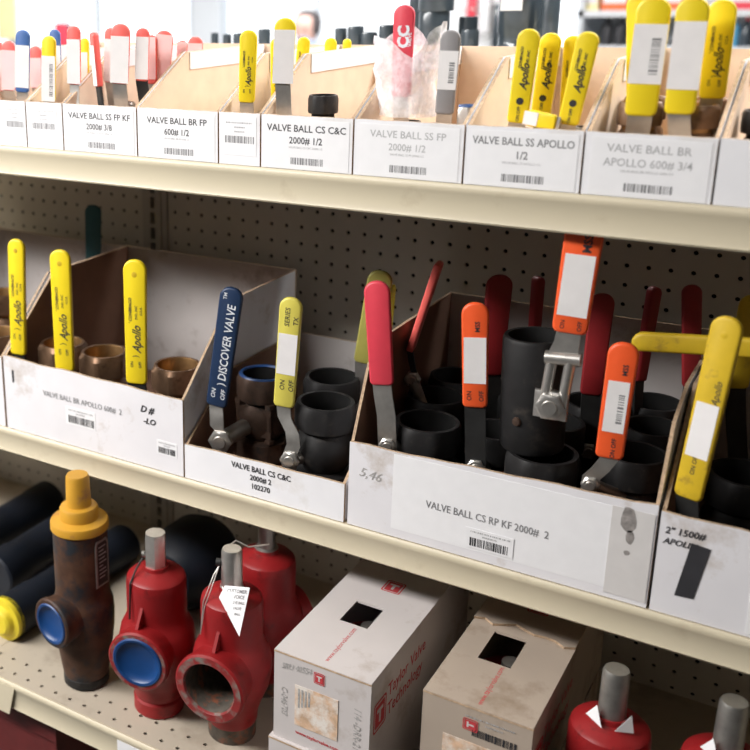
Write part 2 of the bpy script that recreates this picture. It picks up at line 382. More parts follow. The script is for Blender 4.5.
# ================================================================== BIN BOXES
def barcode(mb, cx, z, w, h, y, seed):
    rnd = random.Random(seed); x = cx - w / 2
    while x < cx + w / 2:
        bw = rnd.choice((.5, .5, .9, 1.4)) * w / 28
        mb.add([(x, y, z), (x + bw, y, z), (x + bw, y, z + h), (x, y, z + h)], [(0, 1, 2, 3)])
        x += bw + rnd.choice((.5, .5, .9)) * w / 28
def bin_box(name, label, x0, x1, zf, zb, z0, ybend, y0=-352, y1=-48, outer='white_card', inner='kraft', back='kraft', group=None, rim=0, steep=None, zf2=None, wave=0, gap=1.0):
    t = 3.5; x0 += gap; x1 -= gap; zf2 = zf2 if zf2 is not None else zf
    r = thing(name, label, 'box', ((x0 + x1) / 2, (y0 + y1) / 2, z0), group)
    # front panel with a slightly wavy torn top edge
    p = MB(); nseg = 14; top = []
    for k in range(nseg + 1):
        f = k / nseg; top.append((x0 + (x1 - x0) * f, zf + (zf2 - zf) * f + wave * math.sin(f * 19 + x0) * .6 + wave * random.uniform(-.6, .6)))
    pts = [(x0, y0, z0), (x1, y0, z0)] + [(x, y0, z) for x, z in reversed(top)]
    p.prism(pts, (0, t, 0), (0, 1, 2)); p.build('front_panel', [outer, inner, 'card_edge'], r, smooth=0)
    p = MB(); p.prism([(x0, y1 - t, z0), (x1, y1 - t, z0), (x1, y1 - t, zb), (x0, y1 - t, zb)], (0, t, 0), (1, 0, 2)); p.build('back_panel', [outer, back, 'card_edge'], r, smooth=0)
    p = MB(); p.prism([(x0 + t, y0 + t, z0), (x1 - t, y0 + t, z0), (x1 - t, y1 - t, z0), (x0 + t, y1 - t, z0)], (0, 0, t), (0, 1, 2)); p.build('bottom_panel', [outer, inner, 'card_edge'], r, smooth=0)
    for s_, xx, zz in ((1, x0, zf), (-1, x1, zf2)):
        mid = steep if steep else []
        pts = [(xx, y0 + t, z0), (xx, y1 - t, z0), (xx, y1 - t, zb), (xx, ybend, zb)] + [(xx, a, c) for a, c in mid] + [(xx, y0 + t, zz)]
        p = MB(); p.prism(pts, (s_ * t, 0, 0), (0, 1, 2)); p.build('side_panel', [outer, inner, 'card_edge'], r, smooth=0)
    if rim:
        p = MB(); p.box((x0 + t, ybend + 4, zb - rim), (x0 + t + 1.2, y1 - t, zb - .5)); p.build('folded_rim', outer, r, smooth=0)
    return r
def label_sheet(box, cx, zc, w, h, y, m_='paper', tilt=0, name='label_sheet'):
    p = MB(); c, s_ = math.cos(tilt), math.sin(tilt)
    pts = [(cx + a * c - d * s_, y, zc + a * s_ + d * c) for a, d in ((-w / 2, -h / 2), (w / 2, -h / 2), (w / 2, h / 2), (-w / 2, h / 2))]
    p.prism(pts, (0, .35, 0)); return p.build(name, m_, box, smooth=0)
def words(parent, lines, y, m_, name='lettering'):
    """lines: (text, x, z, size, align, bold, shear, sx[, tilt])"""
    for L_ in lines:
        t = MB()
        s, x, z, size, al, bo, sh, sx = L_[:8]; a = L_[8] if len(L_) > 8 else 0
        t.text(s, (x, y, z), (math.cos(a), 0, math.sin(a)), (-math.sin(a), 0, math.cos(a)), size, al, bo, sh, sx=sx)
        t.build(name, m_, parent, smooth=0)
ZTB = ZT + .9
def top_box(name, label, x0, x1, l1, l2, ink, seed, bold=.012, sheet=True, y0=-352):
    bx = bin_box(name, label, x0, x1, 184, 243, ZTB, -246, y0=y0, rim=22, inner='kraft_flare_lit', back='kraft_flare_lit', group='white bin boxes on the top shelf', wave=.4)
    cx = (x0 + x1) / 2; yy = y0 - .5
    small = MB()
    if l1:
        sh = label_sheet(bx, cx + 1, 153, (x1 - x0) * .9, 54, y0 - .36)
        w1 = text_mesh(l1, 'CENTER', bold, 0); wd = max(v[0] for v in w1[0]) - min(v[0] for v in w1[0])
        words(sh, [(l1, cx, 170, 10.5, 'CENTER', bold, 0, min(1.0, (x1 - x0) * .86 / (wd * 10.5))), (l2, cx, 157, 10.5, 'CENTER', bold, 0, .93)], yy, ink)
        t = MB(); t.text(l1 + ' ' + l2, (cx, yy, 149.5), X_, Z_, 3.2, 'CENTER', 0, 0, sx=.95); t.build('small_print', 'print_pale', sh, smooth=0)
        t = MB(); barcode(t, cx + 2, 131, 40, 7.5, yy, seed); t.build('barcode', 'print_grey', sh, smooth=0)
    return bx
A0 = top_box('bin_box', 'white bin box at left end of top shelf, under the blue tipped handle', -107, 8, None, None, 'print_black', 1)
A1 = top_box('bin_box', 'narrow white bin box with yellow tipped handle, left of the 3/8 box', 8, 70, None, None, 'print_black', 2)
B_ = top_box('bin_box', 'white bin box labelled VALVE BALL SS FP KF 2000# 3/8', 70, 186.5, 'VALVE BALL SS FP KF', '2000# 3/8', 'print_black', 3)
C_ = top_box('bin_box', 'white bin box labelled VALVE BALL BR FP 600# 1/2', 186.5, 302, 'VALVE BALL BR FP', '600# 1/2', 'print_black', 4)
D_ = top_box('bin_box', 'narrow white bin box with only a barcode sticker, between 600# and C&C boxes', 302, 357.5, None, None, 'print_black', 5)
E_ = top_box('bin_box', 'white bin box labelled VALVE BALL CS C&C 2000# 1/2', 357.5, 470, 'VALVE BALL CS C&C', '2000# 1/2', 'print_black', 6)
F_ = top_box('bin_box', 'white bin box labelled VALVE BALL SS FP 2000# 1/2 in pale grey', 470, 590, 'VALVE BALL SS FP', '2000# 1/2', 'print_pale', 7, .004)
G_ = top_box('bin_box', 'white bin box labelled VALVE BALL SS APOLLO 1/2', 590, 703.5, 'VALVE BALL SS APOLLO', '1/2', 'print_grey', 8, .016)
H_ = top_box('bin_box', 'white bin box labelled VALVE BALL BR APOLLO 600# 3/4 in pale grey', 703.5, 816, 'VALVE BALL BR', 'APOLLO 600# 3/4', 'print_pale', 9, .006)
I_ = top_box('bin_box', 'plain white bin box at right end of top shelf, black valve inside', 816, 930, None, None, 'print_black', 10)
for bx, cx, w, sd in ((A0, -12, 34, 21), (A1, 38, 44, 22), (D_, 330, 44, 23)):
    sh = label_sheet(bx, cx, 158, w, 44, -352.36)
    t = MB(); barcode(t, cx, 150, w * .86, 8, -352.5, sd); t.build('barcode', 'print_grey', sh, smooth=0)
    t = MB()
    for q, ww in enumerate((.8, .3, .3)):
        barcode(t, cx, 172 - q * 5, w * ww, 1.6, -352.5, sd + q + 40)
    t.build('small_print', 'print_pale', sh, smooth=0)

ZMB = ZM + .9
grp = 'large bin boxes on the middle shelf'
M0 = bin_box('bin_box', 'white bin box at left end of middle shelf, cut by the frame, teal handle inside', -377, -65, -180, -80, ZMB, -240, inner='kraft_shaded', back='grey_card', outer='white_card_worn', group=grp)
M1 = bin_box('bin_box', 'large white bin box labelled VALVE BALL BR APOLLO 600# 2', -63, 247.5, -177, -78, ZMB, -235, zf2=-181, inner='kraft_shaded', back='grey_card', outer='white_card_worn', group=grp, wave=1.2)
M2 = bin_box('bin_box', 'low white bin box labelled VALVE BALL CS C&C 2000# 2 102270', 248, 474, -240, -172, ZMB, -250, inner='kraft_shaded', back='grey_card', group=grp, wave=.6, zf2=-238)
M3 = bin_box('bin_box', 'wide white bin box labelled VALVE BALL CS RP KF 2000# 2', 477, 806.5, -184, -78, ZMB, -255, zf2=-174, inner='kraft_shaded', back='grey_card', outer='white_card_worn', group=grp, wave=1.6, steep=[(-312, -100)])
M4 = bin_box('bin_box', 'white bin box with handwritten 2" 1500# APOLLO and black tape strip', 807.5, 1130, -178, -78, ZMB, -250, zf2=-186, inner='kraft_shaded', back='grey_card', outer='white_card_worn', group=grp, wave=1.4)
yy = -352.5
def stick(bx, cx, z, w, h, seed, tilt=0, mat_='paper', yo=0):
    sh = label_sheet(bx, cx, z, w, h, -352.4 - yo, mat_, tilt)
    t = MB(); barcode(t, cx, z - h * .38, w * .82, h * .42, -352.6 - yo, seed); t.build('barcode', 'print_black', sh, smooth=0)
    t = MB(); barcode(t, cx, z + h * .3, w * .8, h * .08, -352.6 - yo, seed + 9); barcode(t, cx, z + h * .14, w * .3, h * .08, -352.6 - yo, seed + 10); t.build('small_print', 'print_pale', sh, smooth=0)
words(M1, [('VALVE BALL BR APOLLO 600#  2', 80, -219, 11.5, 'CENTER', .004, 0, .84)], yy, 'print_grey')
stick(M1, 77, -243, 52, 26, 61); stick(M1, 221, -254, 32, 20, 62)
words(M1, [('D #', 190, -206, 13, 'CENTER', .03, .3, 1), ('-LO', 194, -222, 11, 'CENTER', .03, .2, 1.1), ('l', -45, -206, 26, 'CENTER', .02, 0, 1)], yy, 'print_black', 'handwriting')
words(M2, [('VALVE BALL CS C&C', 361, -250.5, 10.5, 'CENTER', .022, 0, .87), ('2000# 2', 361, -262, 10, 'CENTER', .022, 0, .9), ('102270', 361, -273.5, 10, 'CENTER', .022, 0, .9)], yy, 'print_black')
sh3 = label_sheet(M3, 650, -231, 236, 92, -352.3)
words(sh3, [('VALVE BALL CS RP KF 2000#  2', 639, -236, 12.4, 'CENTER', .006, 0, .80)], -352.7, 'print_grey')
stick(M3, 645, -262, 52, 24, 63, yo=.6)
label_sheet(M3, 784, -233, 40, 98, -352.8, 'tape_beige', name='tape_strip')
st = MB()
for ex, ez, rx, rz in ((780, -196, 8, 15), (783, -214, 4, 9), (782, -232, 3, 3)):
    st.add([(ex + rx * math.cos(k * .524) * random.uniform(.8, 1.1), -352.95, ez + rz * math.sin(k * .524) * random.uniform(.8, 1.1)) for k in range(12)], [list(range(12))])
MATS['stain'] = mat('stain', (.26, .24, .23), .7, var=.4, scale=160)
st.build('dirt_mark', 'stain', M3, smooth=0)
words(M3, [('5,46', 504, -218, 16, 'CENTER', 0, .3, 1, -.08)], yy, 'pencil', 'handwriting')
words(M4, [('2" 1500#', 831, -196, 10, 'CENTER', .02, .2, .95, .05), ('APOLLO', 829, -208, 9, 'CENTER', .02, .3, .95, .02)], yy, 'print_black', 'handwriting')
p = MB(); p.prism([(829, -352.8, -264), (846, -352.8, -263), (855, -352.8, -206), (838, -352.8, -204)], (0, .4, 0)); p.build('black_tape', 'print_black', M4, smooth=0)
p = MB(); p.box((893, -352.5, -284), (960, -352.05, -200)); p.build('clear_tape', 'paper', M4, smooth=0)

# ================================================================== BALL VALVES
def grip_outline(w, L, rt=.46, taper=.93, rb=.18):
    pts = []; h = w / 2; R = h * 2 * rt
    for k in range(9):
        a = math.pi * k / 16; pts.append((h - R + R * math.cos(a), L - R + R * math.sin(a)))
    for k in range(9):
        a = math.pi / 2 + math.pi * k / 16; pts.append((-h + R + R * math.cos(a), L - R + R * math.sin(a)))
    hb = h * taper; r2 = w * rb
    for k in range(4):
        a = math.pi + math.pi / 2 * k / 3; pts.append((-hb + r2 + r2 * math.cos(a), r2 + r2 * math.sin(a)))
    for k in range(4):
        a = math.pi * 1.5 + math.pi / 2 * k / 3; pts.append((hb - r2 + r2 * math.cos(a), r2 + r2 * math.sin(a)))
    return pts
def add_handle(root, B, T, w, grip, emblem=False, *, yaw=18, th=8, N=None, metal='steel', text=None, sticker=None, lw=None, dimple=False, S=None, neck=None, nut_r=9, skip_lever=False):
    """lever from the stem nut N up to the grip, which runs from B to T; the face looks to -y turned by yaw degrees to +x"""
    B = Vector(B); T = Vector(T); u = (T - B).normalized(); L = (T - B).length
    y_ = math.radians(yaw); n = V(math.sin(y_), -math.cos(y_), 0); n = (n - u * n.dot(u)).normalized(); side = n.cross(u) * -1
    side = u.cross(n)
    side = -side if side.x * math.cos(y_) + side.y * math.sin(y_) < 0 else side
    g = MB(); g.slab(grip_outline(w, L), B, side, u, n, th, min(2.4, th * .32)); gr = g.build('handle_grip', grip, root, smooth=50)
    lw = lw or w * .78
    l = MB()
    if N is not None:
        N = Vector(N)
        path = [N - u * nut_r * 1.2, N + u * nut_r * .9] + [Vector(q) for q in (neck or [N.lerp(B, .55) + n * -1])] + [B - u * 2, B + u * L * .6]
    else: path = [B - u * 26, B + u * L * .6]
    l.ribbon(path, side, lw, min(4, th * .45))
    if not skip_lever: l.build('lever', metal, root, smooth=60)
    if N is not None:
        q = MB(); q.lathe([(0, 7.5), (nut_r * .55, 7.5), (nut_r * .6, 5.5), (nut_r * .86, 5.4), (nut_r * 1.2, 4), (nut_r * 1.2, -2), (nut_r * .8, -2)], N, n, 24, hexr(nut_r)); q.build('nut', 'steel', root, smooth=30)
        if S is not None:
            q = MB(); q.tube([N, Vector(S)], nut_r * .8, 12); q.build('stem', 'dull_steel', root)
    if text:
        face = B + n * (th / 2 + .25)
        for k, (lines, ink) in enumerate(text):
            for lo_, hi_ in ((0, .29), (.29, .74), (.74, 1)):     # on/off marks, maker's lettering, top mark
                t = MB()
                for s, fr, off, size, al, bo, shr, sx in lines:
                    if lo_ <= fr < hi_: t.text(s, face + u * (L * fr) + side * (off * w), u, -side, size, al, bo, shr, sx=sx)
                if t.v: t.build('lettering', ink, gr, smooth=0)
    if sticker:
        for (f0, f1, ws, sm, bar) in sticker:
            t = MB(); q = ws * w / 2
            o = B + n * (th / 2 + .18); c = [o + side * a + u * (L * f) for a, f in ((-q, f0), (q, f0), (q, f1), (-q, f1))]
            t.prism(c, n * .3)
            so = t.build('sticker', sm, gr, smooth=0)
            if bar:
                t = MB(); o = B + n * (th / 2 + .62); rnd = random.Random(int(abs(B.x) * 10)); f = f0 + .08
                while f < f1 - .12:
                    d = rnd.choice((.008, .012, .02)); t.add([o + side * (q * a) + u * (L * g_) for a, g_ in ((.15, f), (.7, f), (.7, f + d), (.15, f + d))], [(0, 1, 2, 3)]); f += d + rnd.choice((.008, .014))
                t.build('barcode', 'print_grey', gr, smooth=0)
    if emblem:     # round printed mark under the lettering
        o_ = B + n * (th / 2 + .25) + u * (L * .24); q_ = [o_ + (side * math.cos(k * .524) + u * math.sin(k * .524)) * w * .17 for k in range(12)]
        t = MB(); t.add(q_, [list(range(12))]); t.build('emblem', 'print_black', gr, smooth=0)
    if dimple:
        t = MB(); t.lathe([(0, .3), (w * .09, .25), (w * .12, 0)], B + n * th / 2 + u * (L - w * .62), n, 12); t.build('dimple', 'yellow_grip_dull', gr)  # thin disc in darker yellow, paints the shade of a small dimple
    return gr
def valve_body(root, x, y, z0, H, a, body, bore, ends=8, ring=None, phase=.2):
    e = H * .27
    def cup(zb, zt, open_top, nm):
        q = MB(); h = zt - zb; R = a * (1.15 if ends == 6 else 1.08); bo = a * .83
        if open_top:
            prof = [(a * .72, 0), (R * .94, 0), (R * 1.0, h * .12), (R * 1.0, h * .80), (a * .97, h), (bo * 1.03, h), (bo, h - 2), (bo * .95, -h * .6), (0, -h * .6)]
            mi = [0] * 5 + [1] * 3
        else:
            prof = [(0, 0), (a * .95, 0), (R, h * .1), (R, h * .9), (a * .72, h)]; mi = [0] * 4
        rf_ = hexr(a, ends, phase)
        def rf(t, r, hh): return rf_(t, r, hh) if r > a * .9 else r
        q.lathe(prof, (x, y, zb), Z_, 48, rf, mis=mi)
        return q.build(nm, [body, bore], root, smooth=25)
    cup(z0, z0 + e, False, 'lower_end')
    q = MB(); q.lathe([(a * .70, e), (a * .74, e + 2), (a * .97, H * .40), (a * 1.02, H * .5), (a * .97, H * .60), (a * .74, H - e - 2), (a * .70, H - e)], (x, y, z0), Z_, 28); q.build('body', body, root, smooth=50)
    cup(z0 + H - e, z0 + H, True, 'upper_end')
    if ring:
        q = MB(); q.lathe([(a * .80, H - .5), (a * .83, H + 1.6), (a * .93, H + 1.6), (a * .97, H - .5)], (x, y, z0), Z_, 32); q.build('thread_ring', ring, root)
def big_valve(label, x, y, grip_args=None, body='black_steel', bore='black_bore', H=119, a=35, z0=ZMB + 3.8, ends=8, group=None, ring=None, cat='valve', name='ball_valve', three=False, **k):
    r = thing(name, label, cat, (x, y, z0), group)
    valve_body(r, x, y, z0, H, a, body, bore, ends, ring)
    if three:      # three-piece body: end flanges tied by long bolts
        for zz in (.34, .60):
            q = MB(); q.lathe([(0, 0), (a * 1.12, 0), (a * 1.12, 9), (0, 9)], (x, y, z0 + H * zz), Z_, 4, ref=(1, -1, 0)); q.build('flange', body, r, smooth=0)
        for sx, sy in ((-1, -1), (1, -1), (-1, 1), (1, 1)):
            q = MB(); q.lathe([(0, 0), (7, 0), (7, 5), (4, 5), (4, 48), (7, 48), (7, 54), (0, 54)], (x + sx * a * .68, y + sy * a * .68, z0 + H * .28), Z_, 12, hexr(6)); q.build('bolt', body, r, smooth=30)
    if grip_args: add_handle(r, **grip_args)
    return r
AP = lambda ink='print_black', s=1.0: [([('Apollo', .37, .08, 16 * s, 'CENTER', .022, .45, .84), ("' CONBRACO", .60, -.2, 5.6 * s, 'CENTER', .035, .2, 1), ('IND, INC', .585, .06, 4.6 * s, 'CENTER', .02, .2, 1), ('U.S.A.', .60, .27, 4.6 * s, 'CENTER', .02, .2, 1), ('ON', .165, -.16, 5.2 * s, 'CENTER', .02, 0, 1), ('OFF', .165, .2, 5.2 * s, 'CENTER', .02, 0, 1), (')', .235, .0, 11 * s, 'CENTER', 0, 0, 1)], ink)]
def G(B, T, w, grip, **k):
    d = dict(B=B, T=T, w=w, grip=grip); d.update(k); return d
g1 = 'brass ball valves in the middle left box'
big_valve('brass ball valve with yellow handle, leftmost of three yellow handles in middle box', -4, -288, G((-44, -338, -176), (-35, -338, -6), 26, 'yellow_grip', text=AP(), dimple=True, N=(-40, -332, -222), S=(-10, -290, -222), metal='black_metal', yaw=12), 'brass', 'brass_bore', group=g1, ends=6, a=32.5)
big_valve('brass ball valve with yellow handle, second of three yellow handles in middle box', 72, -288, G((43.3, -340, -183.4), (44.5, -340, -11), 30, 'yellow_grip', text=AP(), dimple=True, N=(48, -333, -226), S=(68, -290, -226), metal='black_metal', yaw=16), 'brass', 'brass_bore', group=g1, ends=6, a=32.5)
big_valve('brass ball valve with yellow handle, rightmost of three yellow handles, nearest navy handle', 190, -279, G((166.5, -340, -177.7), (168.7, -340, -9), 31, 'yellow_grip', text=AP(), dimple=True, N=(170, -333, -224), S=(187, -282, -224), metal='black_metal', yaw=18), 'brass', 'brass_bore', group=g1, ends=6, a=32.5)
g0 = 'brass ball valves in the leftmost middle box'
big_valve('brass ball valve at left image edge, behind the leftmost yellow handle', -120, -300, None, 'brass', 'brass_bore', group=g0, ends=6, a=32.5)
big_valve('brass ball valve deep in the leftmost middle shelf box', -265, -135, None, 'brass', 'brass_bore', group=g0, ends=6, a=32.5)
big_valve('ball valve with dark teal handle rising in front of pegboard', -110, -132, G((-101, -90, -110), (-96.8, -90, -7), 27, 'teal_grip', yaw=20, N=(-100, -92, -220), S=(-108, -130, -220), metal='black_metal'), 'brass', 'brass_bore', group=g0, ends=6, a=32.5)
g2 = 'valves in the low middle box'
DV = [([('DISCOVER VALVE', .55, .12, 15.2, 'CENTER', .012, .1, .86), ('TM', .93, -.22, 6.5, 'CENTER', .012, 0, 1), ('ON', .115, -.17, 8.2, 'CENTER', .012, .15, 1), ('OFF', .115, .26, 8.2, 'CENTER', .012, .15, 1), (')', .205, .10, 13, 'CENTER', .01, 0, 1)], 'print_white')]
big_valve('dark bronze three-piece ball valve with navy blue lettered handle', 306, -250, G((280.5, -325, -190), (305, -325, -30), 29.5, 'navy_grip', text=DV, N=(288, -327, -236), S=(300, -262, -230), lw=18, nut_r=14, yaw=14, neck=[(285, -331, -216), (282, -327, -198)]), 'bronze_dark', 'black_bore', three=True, ring='blue_plug', group=g2, a=33)
SR = [([('SERIES', .83, -.08, 8.4, 'CENTER', .01, .1, 1), ('TX', .80, .3, 8, 'CENTER', .01, .1, 1), ('ON', .21, -.1, 8.5, 'CENTER', .01, .1, 1), ('OFF', .21, .3, 8.5, 'CENTER', .01, .1, 1)], 'print_black')]
big_valve('black ball valve with lime yellow stickered handle and bent steel lever', 418, -294, G((380, -330, -168), (388.5, -330, -29), 27.5, 'lime_grip', text=SR, sticker=[(.31, .68, .84, 'sticker_pale', False)], N=(393, -336, -233), S=(412, -300, -232), lw=17, nut_r=11, yaw=12, neck=[(398, -337, -212), (395, -335, -198), (382, -331, -182)]), group=g2, a=35.5)
big_valve('black ball valve with open end, behind the lime handle', 387, -213, None, group=g2, a=35)
big_valve('black ball valve with dark olive handle hidden behind the pink-red handle', 431, -140, G((424, -196, -145), (442, -196, -20), 31, 'lime_dark', N=(426, -192, -225), S=(430, -145, -225), yaw=15), group=g2, a=34)
big_valve('black ball valve with thin yellow handle end behind the pink-red handle', 350, -110, G((406, -76, -140), (409, -76, -72), 7, 'yellow_grip_dull', N=(400, -85, -225), S=(360, -108, -225), yaw=25, th=12), group=g2, a=24, H=70)
g3 = 'black valves in the wide middle box'
big_valve('black ball valve with pink-red handle, leftmost in wide middle box', 545, -288, G((503, -325, -117), (491, -325, 4), 29, 'red_grip', N=(514, -328, -188), S=(540, -292, -200), lw=21, metal='steel', neck=[(511, -328, -152), (505, -326, -128)], yaw=12), group=g3, a=37)
big_valve('black ball valve with slanting edge-on red handle', 524, -206, G((488, -205, -112), (518, -205, 2), 9, 'coral_grip', N=(492, -204, -150), S=(515, -206, -200), lw=8, metal='black_metal', yaw=10, th=22), group=g3, a=35)
big_valve('black ball valve with orange handle and white sticker, beside tall black valve', 620, -270, G((610.5, -325, -121), (603, -325, -4), 28, 'orange_grip', sticker=[(.24, .68, .82, 'sticker_pale', False)], text=[([('ON', .12, -.2, 7, 'CENTER', .01, 0, 1), ('OFF', .12, .25, 7, 'CENTER', .01, 0, 1), ('MSS', .78, .1, 7, 'CENTER', .02, 0, 1)], 'print_black')], N=(616, -326, -190), S=(619, -275, -205), metal='black_metal', yaw=14), group=g3, a=33)
big_valve('black ball valve with dark red handle behind the orange stickered handle', 600, -130, G((577, -168, -140), (579.5, -168, -13), 31, 'darkred_grip', N=(580, -166, -210), S=(600, -130, -220), metal='black_metal', yaw=35), group=g3, a=35)
big_valve('black ball valve in back left corner of wide box', 522, -126, None, group=g3, a=35)
big_valve('small black ball valve with narrow dark red handle, behind tall black valve', 645, -84, G((612, -120, -110), (611, -120, -22), 12, 'darkred_grip', N=(620, -112, -180), S=(640, -88, -215), metal='black_metal', yaw=50, th=14), group=g3, a=23, H=80)
big_valve('black ball valve without visible handle, right behind tall black valve', 668, -212, None, group=g3, a=33)
under = big_valve('black ball valve standing upright under the raised tall valve', 680, -303, None, group=g3, a=37)
# the raised valve standing on the one below
rz = ZMB + 3.8 + 119.4
r = thing('ball_valve', 'tall black ball valve raised on another, with big orange handle up to top shelf', 'valve', (668, -296, rz), g3)
q = MB(); q.lathe([(0, 0), (31, 0), (33, 3), (33.5, 40), (34, 60), (33.5, 122), (32, 126), (28, 126), (27, 123), (26, 60), (0, 60)], (666, -296, rz), V(-.045, 0, 1), 36, mis=[0] * 7 + [1] * 3); q.build('body', ['black_steel', 'black_bore'], r, smooth=35)
q = MB(); q.lathe([(0, 3), (4, 2.5), (5, 0)], (657, -329, rz + 38), V(-.2, -1, 0), 14); q.build('set_screw', 'bronze_dark', r)
q = MB(); q.tube([(682, -336, -47), (716, -334, -45)], 7, 14); q.build('stem_collar', 'steel', r)
q = MB()
for dx_ in (-9, 9): q.tube([(698 + dx_, -336, -44), (694 + dx_, -336, -92)], 5.5, 10)
q.build('stem_fork', 'steel', r)
q = MB(); q.slab([(-17, -15), (17, -15), (17, 15), (-17, 15)], (692, -337, -97), X_, Z_, -Y_, 6, 2); q.build('stop_plate', 'steel', r, smooth=30)
add_handle(r, (702, -333, -19), (708, -333, 98), 36, 'orange_grip', yaw=8, N=(692, -341, -97), S=(682, -300, -97), lw=24, nut_r=13, sticker=[(.16, .70, .78, 'sticker_pale', False)], text=[([('ON', .08, -.2, 6, 'CENTER', .01, 0, 1), ('OFF', .08, .25, 6, 'CENTER', .01, 0, 1), ('MSS', .80, .15, 11, 'CENTER', .03, 0, 1)], 'print_black')], skip_lever=True)
q = MB(); q.ribbon([(698, -336, -46), (701, -334, -28), (702, -333, -10), (705, -333, 50)], V(1, .1, 0), [30, 24, 22, 22], 3); q.build('lever', 'steel', r)
big_valve('black ball valve with dark red handle right of the big orange handle', 690, -126, G((695, -172, -140), (697, -172, -18), 26, 'darkred_grip', N=(698, -170, -210), S=(712, -132, -220), metal='black_metal', yaw=18), group=g3, a=34)
big_valve('black ball valve with narrow dark red handle, left of yellow lever', 750, -90, G((736, -122, -130), (741, -122, -16), 14, 'darkred_grip', N=(740, -120, -200), S=(755, -76, -220), metal='black_metal', yaw=45, th=12), group=g3, a=33)
big_valve('black ball valve with dark red handle at right end of wide box', 764, -168, G((797, -170, -110), (784.5, -170, 4), 20, 'darkred_grip', N=(796, -172, -200), S=(772, -162, -220), metal='black_metal', yaw=22), group=g3, a=33)
big_valve('black ball valve with bright orange handle above right end of wide box', 762, -254, G((750.5, -326, -146), (753.5, -326, -22), 28.5, 'orange_grip', sticker=[(.24, .68, .7, 'sticker_pale', True)], text=[([('MSS', .78, .15, 7, 'CENTER', .02, 0, 1), ('ON OFF', .1, .1, 6, 'CENTER', .02, 0, 1)], 'print_black')], N=(736, -328, -178), S=(765, -265, -215), lw=17, nut_r=8, yaw=8, neck=[(744, -328, -160)]), group=g3, a=34)
g4 = 'valves in the right middle box'
big_valve('black ball valve with slanting yellow stickered handle over handwritten box', 868, -246, G((827, -333, -167), (841, -332, 20), 28, 'yellow_grip_dull', sticker=[(.24, .54, .74, 'sticker_pale', False)], text=[([('Apollo', .60, .2, 9, 'CENTER', .01, .4, 1), ('ON OFF', .2, .0, 6, 'CENTER', .02, 0, 1)], 'print_black')], N=(832, -330, -215), S=(862, -262, -222), metal='black_metal', yaw=-12, dimple=True), group=g4, a=38)
r = big_valve('black ball valve at right frame edge with yellow lever reaching left', 975, -215, None, group=g4, a=36)
q = MB(); q.slab([(x, y) for x, y in grip_outline(21, 205)], (948, -240, -24), V(.08, 0, 1).normalized() , V(-1, 0, -.11).normalized(), V(.0, -1, 0), 10, 3); q.build('handle_grip', 'yellow_grip_dull', r, smooth=50)
q = MB(); q.ribbon([(900, -240, -29), (955, -240, -22), (968, -238, -60), (970, -236, -160)], V(0, 1, 0), 16, 4); q.build('lever', 'black_metal', r)
big_valve('black ball valve at right frame edge with dull yellow handle behind yellow lever', 935, -110, G((838, -150, -110), (842, -150, -4), 26, 'yellow_grip_dull', N=(850, -150, -200), S=(920, -120, -220), metal='black_metal', yaw=30), group=g4, a=34)

# ------------------------------------------------------------------ small valves on the top shelf
ZS = ZTB + 3.8
def small_valve(label, B, T, w, grip, bx=None, by=None, body='dull_steel', bore='iron_bore', H=48, a=12, yaw=20, metal='steel', group=None, th=5.5, tilt=None, **k):
    x = B[0] + 6 if bx is None else bx; y = B[1] + 26 if by is None else by
    r = thing('small_ball_valve', label, 'valve', (x, y, ZS), group)
    valve_body(r, x, y, ZS, H, a, body, bore, 6)
    N = (x - (x - B[0]) * .7, y - a - 6, ZS + H * .55)
    add_handle(r, B, T, w, grip, yaw=yaw, th=th, N=N, S=(x, y, ZS + H * .55), metal=metal, nut_r=5, **k)
    return r
gA = 'small valves in the boxes at the left end of the top shelf'; wp = 'sticker_pale'; pk = 'sticker_pink'
cov = lambda sm, f1=.80, f0=.02, bar=False: [(f0, f1, .97, sm, bar)]
small_valve('small red tipped handle valve wrapped in pink sticker, left of blue handle', (-58, -310, 192), (-53, -310, 257.5), 20, 'coral_grip', sticker=cov(pk, .82), group=gA)
small_valve('small red tipped handle valve cut off by left frame edge', (-105, -280, 187.5), (-99, -280, 254), 18, 'coral_grip', sticker=cov(pk, .84), group=gA, bx=-92, by=-250)
small_valve('small valve with blue tipped, white stickered handle at front left', (-15.6, -330, 193), (-8.5, -330, 272.6), 20, 'blue_grip', sticker=cov(wp, .76, .08), group=gA, bx=-18, by=-312)
small_valve('small valve with red tipped handle behind the blue and yellow handles', (-61, -250, 190), (-59, -250, 248), 17, 'coral_grip', sticker=cov(pk, .72), group=gA, bx=-70, by=-222)
small_valve('small valve with yellow tipped handle under barcoded white sticker', (34, -335, 184), (39.5, -335, 265.5), 19, 'yellow_grip', sticker=cov(wp, .70, .0, True), group=gA, bx=28, by=-316)
small_valve('small valve with blue handle standing behind the yellow tipped one', (-6.4, -270, 196), (-6, -270, 271), 15.5, 'blue_grip', sticker=cov(wp, .72), group=gA, by=-246, bx=-8)
small_valve('small valve with yellow handle lying low beside barcoded yellow tipped handle', (62, -318, 186), (44, -300, 190), 13, 'yellow_grip', group=gA, bx=54, by=-280, yaw=5)
gB = 'red handled small valves in the 3/8 box'
small_valve('small valve with red tipped white handle and curved steel lever, left in 3/8 box', (69.6, -325, 205), (72.4, -325, 277.4), 18, 'coral_grip', sticker=cov(wp, .78), group=gB, bx=88, by=-318, lw=12)
small_valve('small valve with yellow handle between two red tipped handles', (42.5, -270, 200), (44.8, -270, 260), 12, 'yellow_grip', sticker=[(.02, .7, .75, wp, False)], group=gA, bx=44, by=-246)
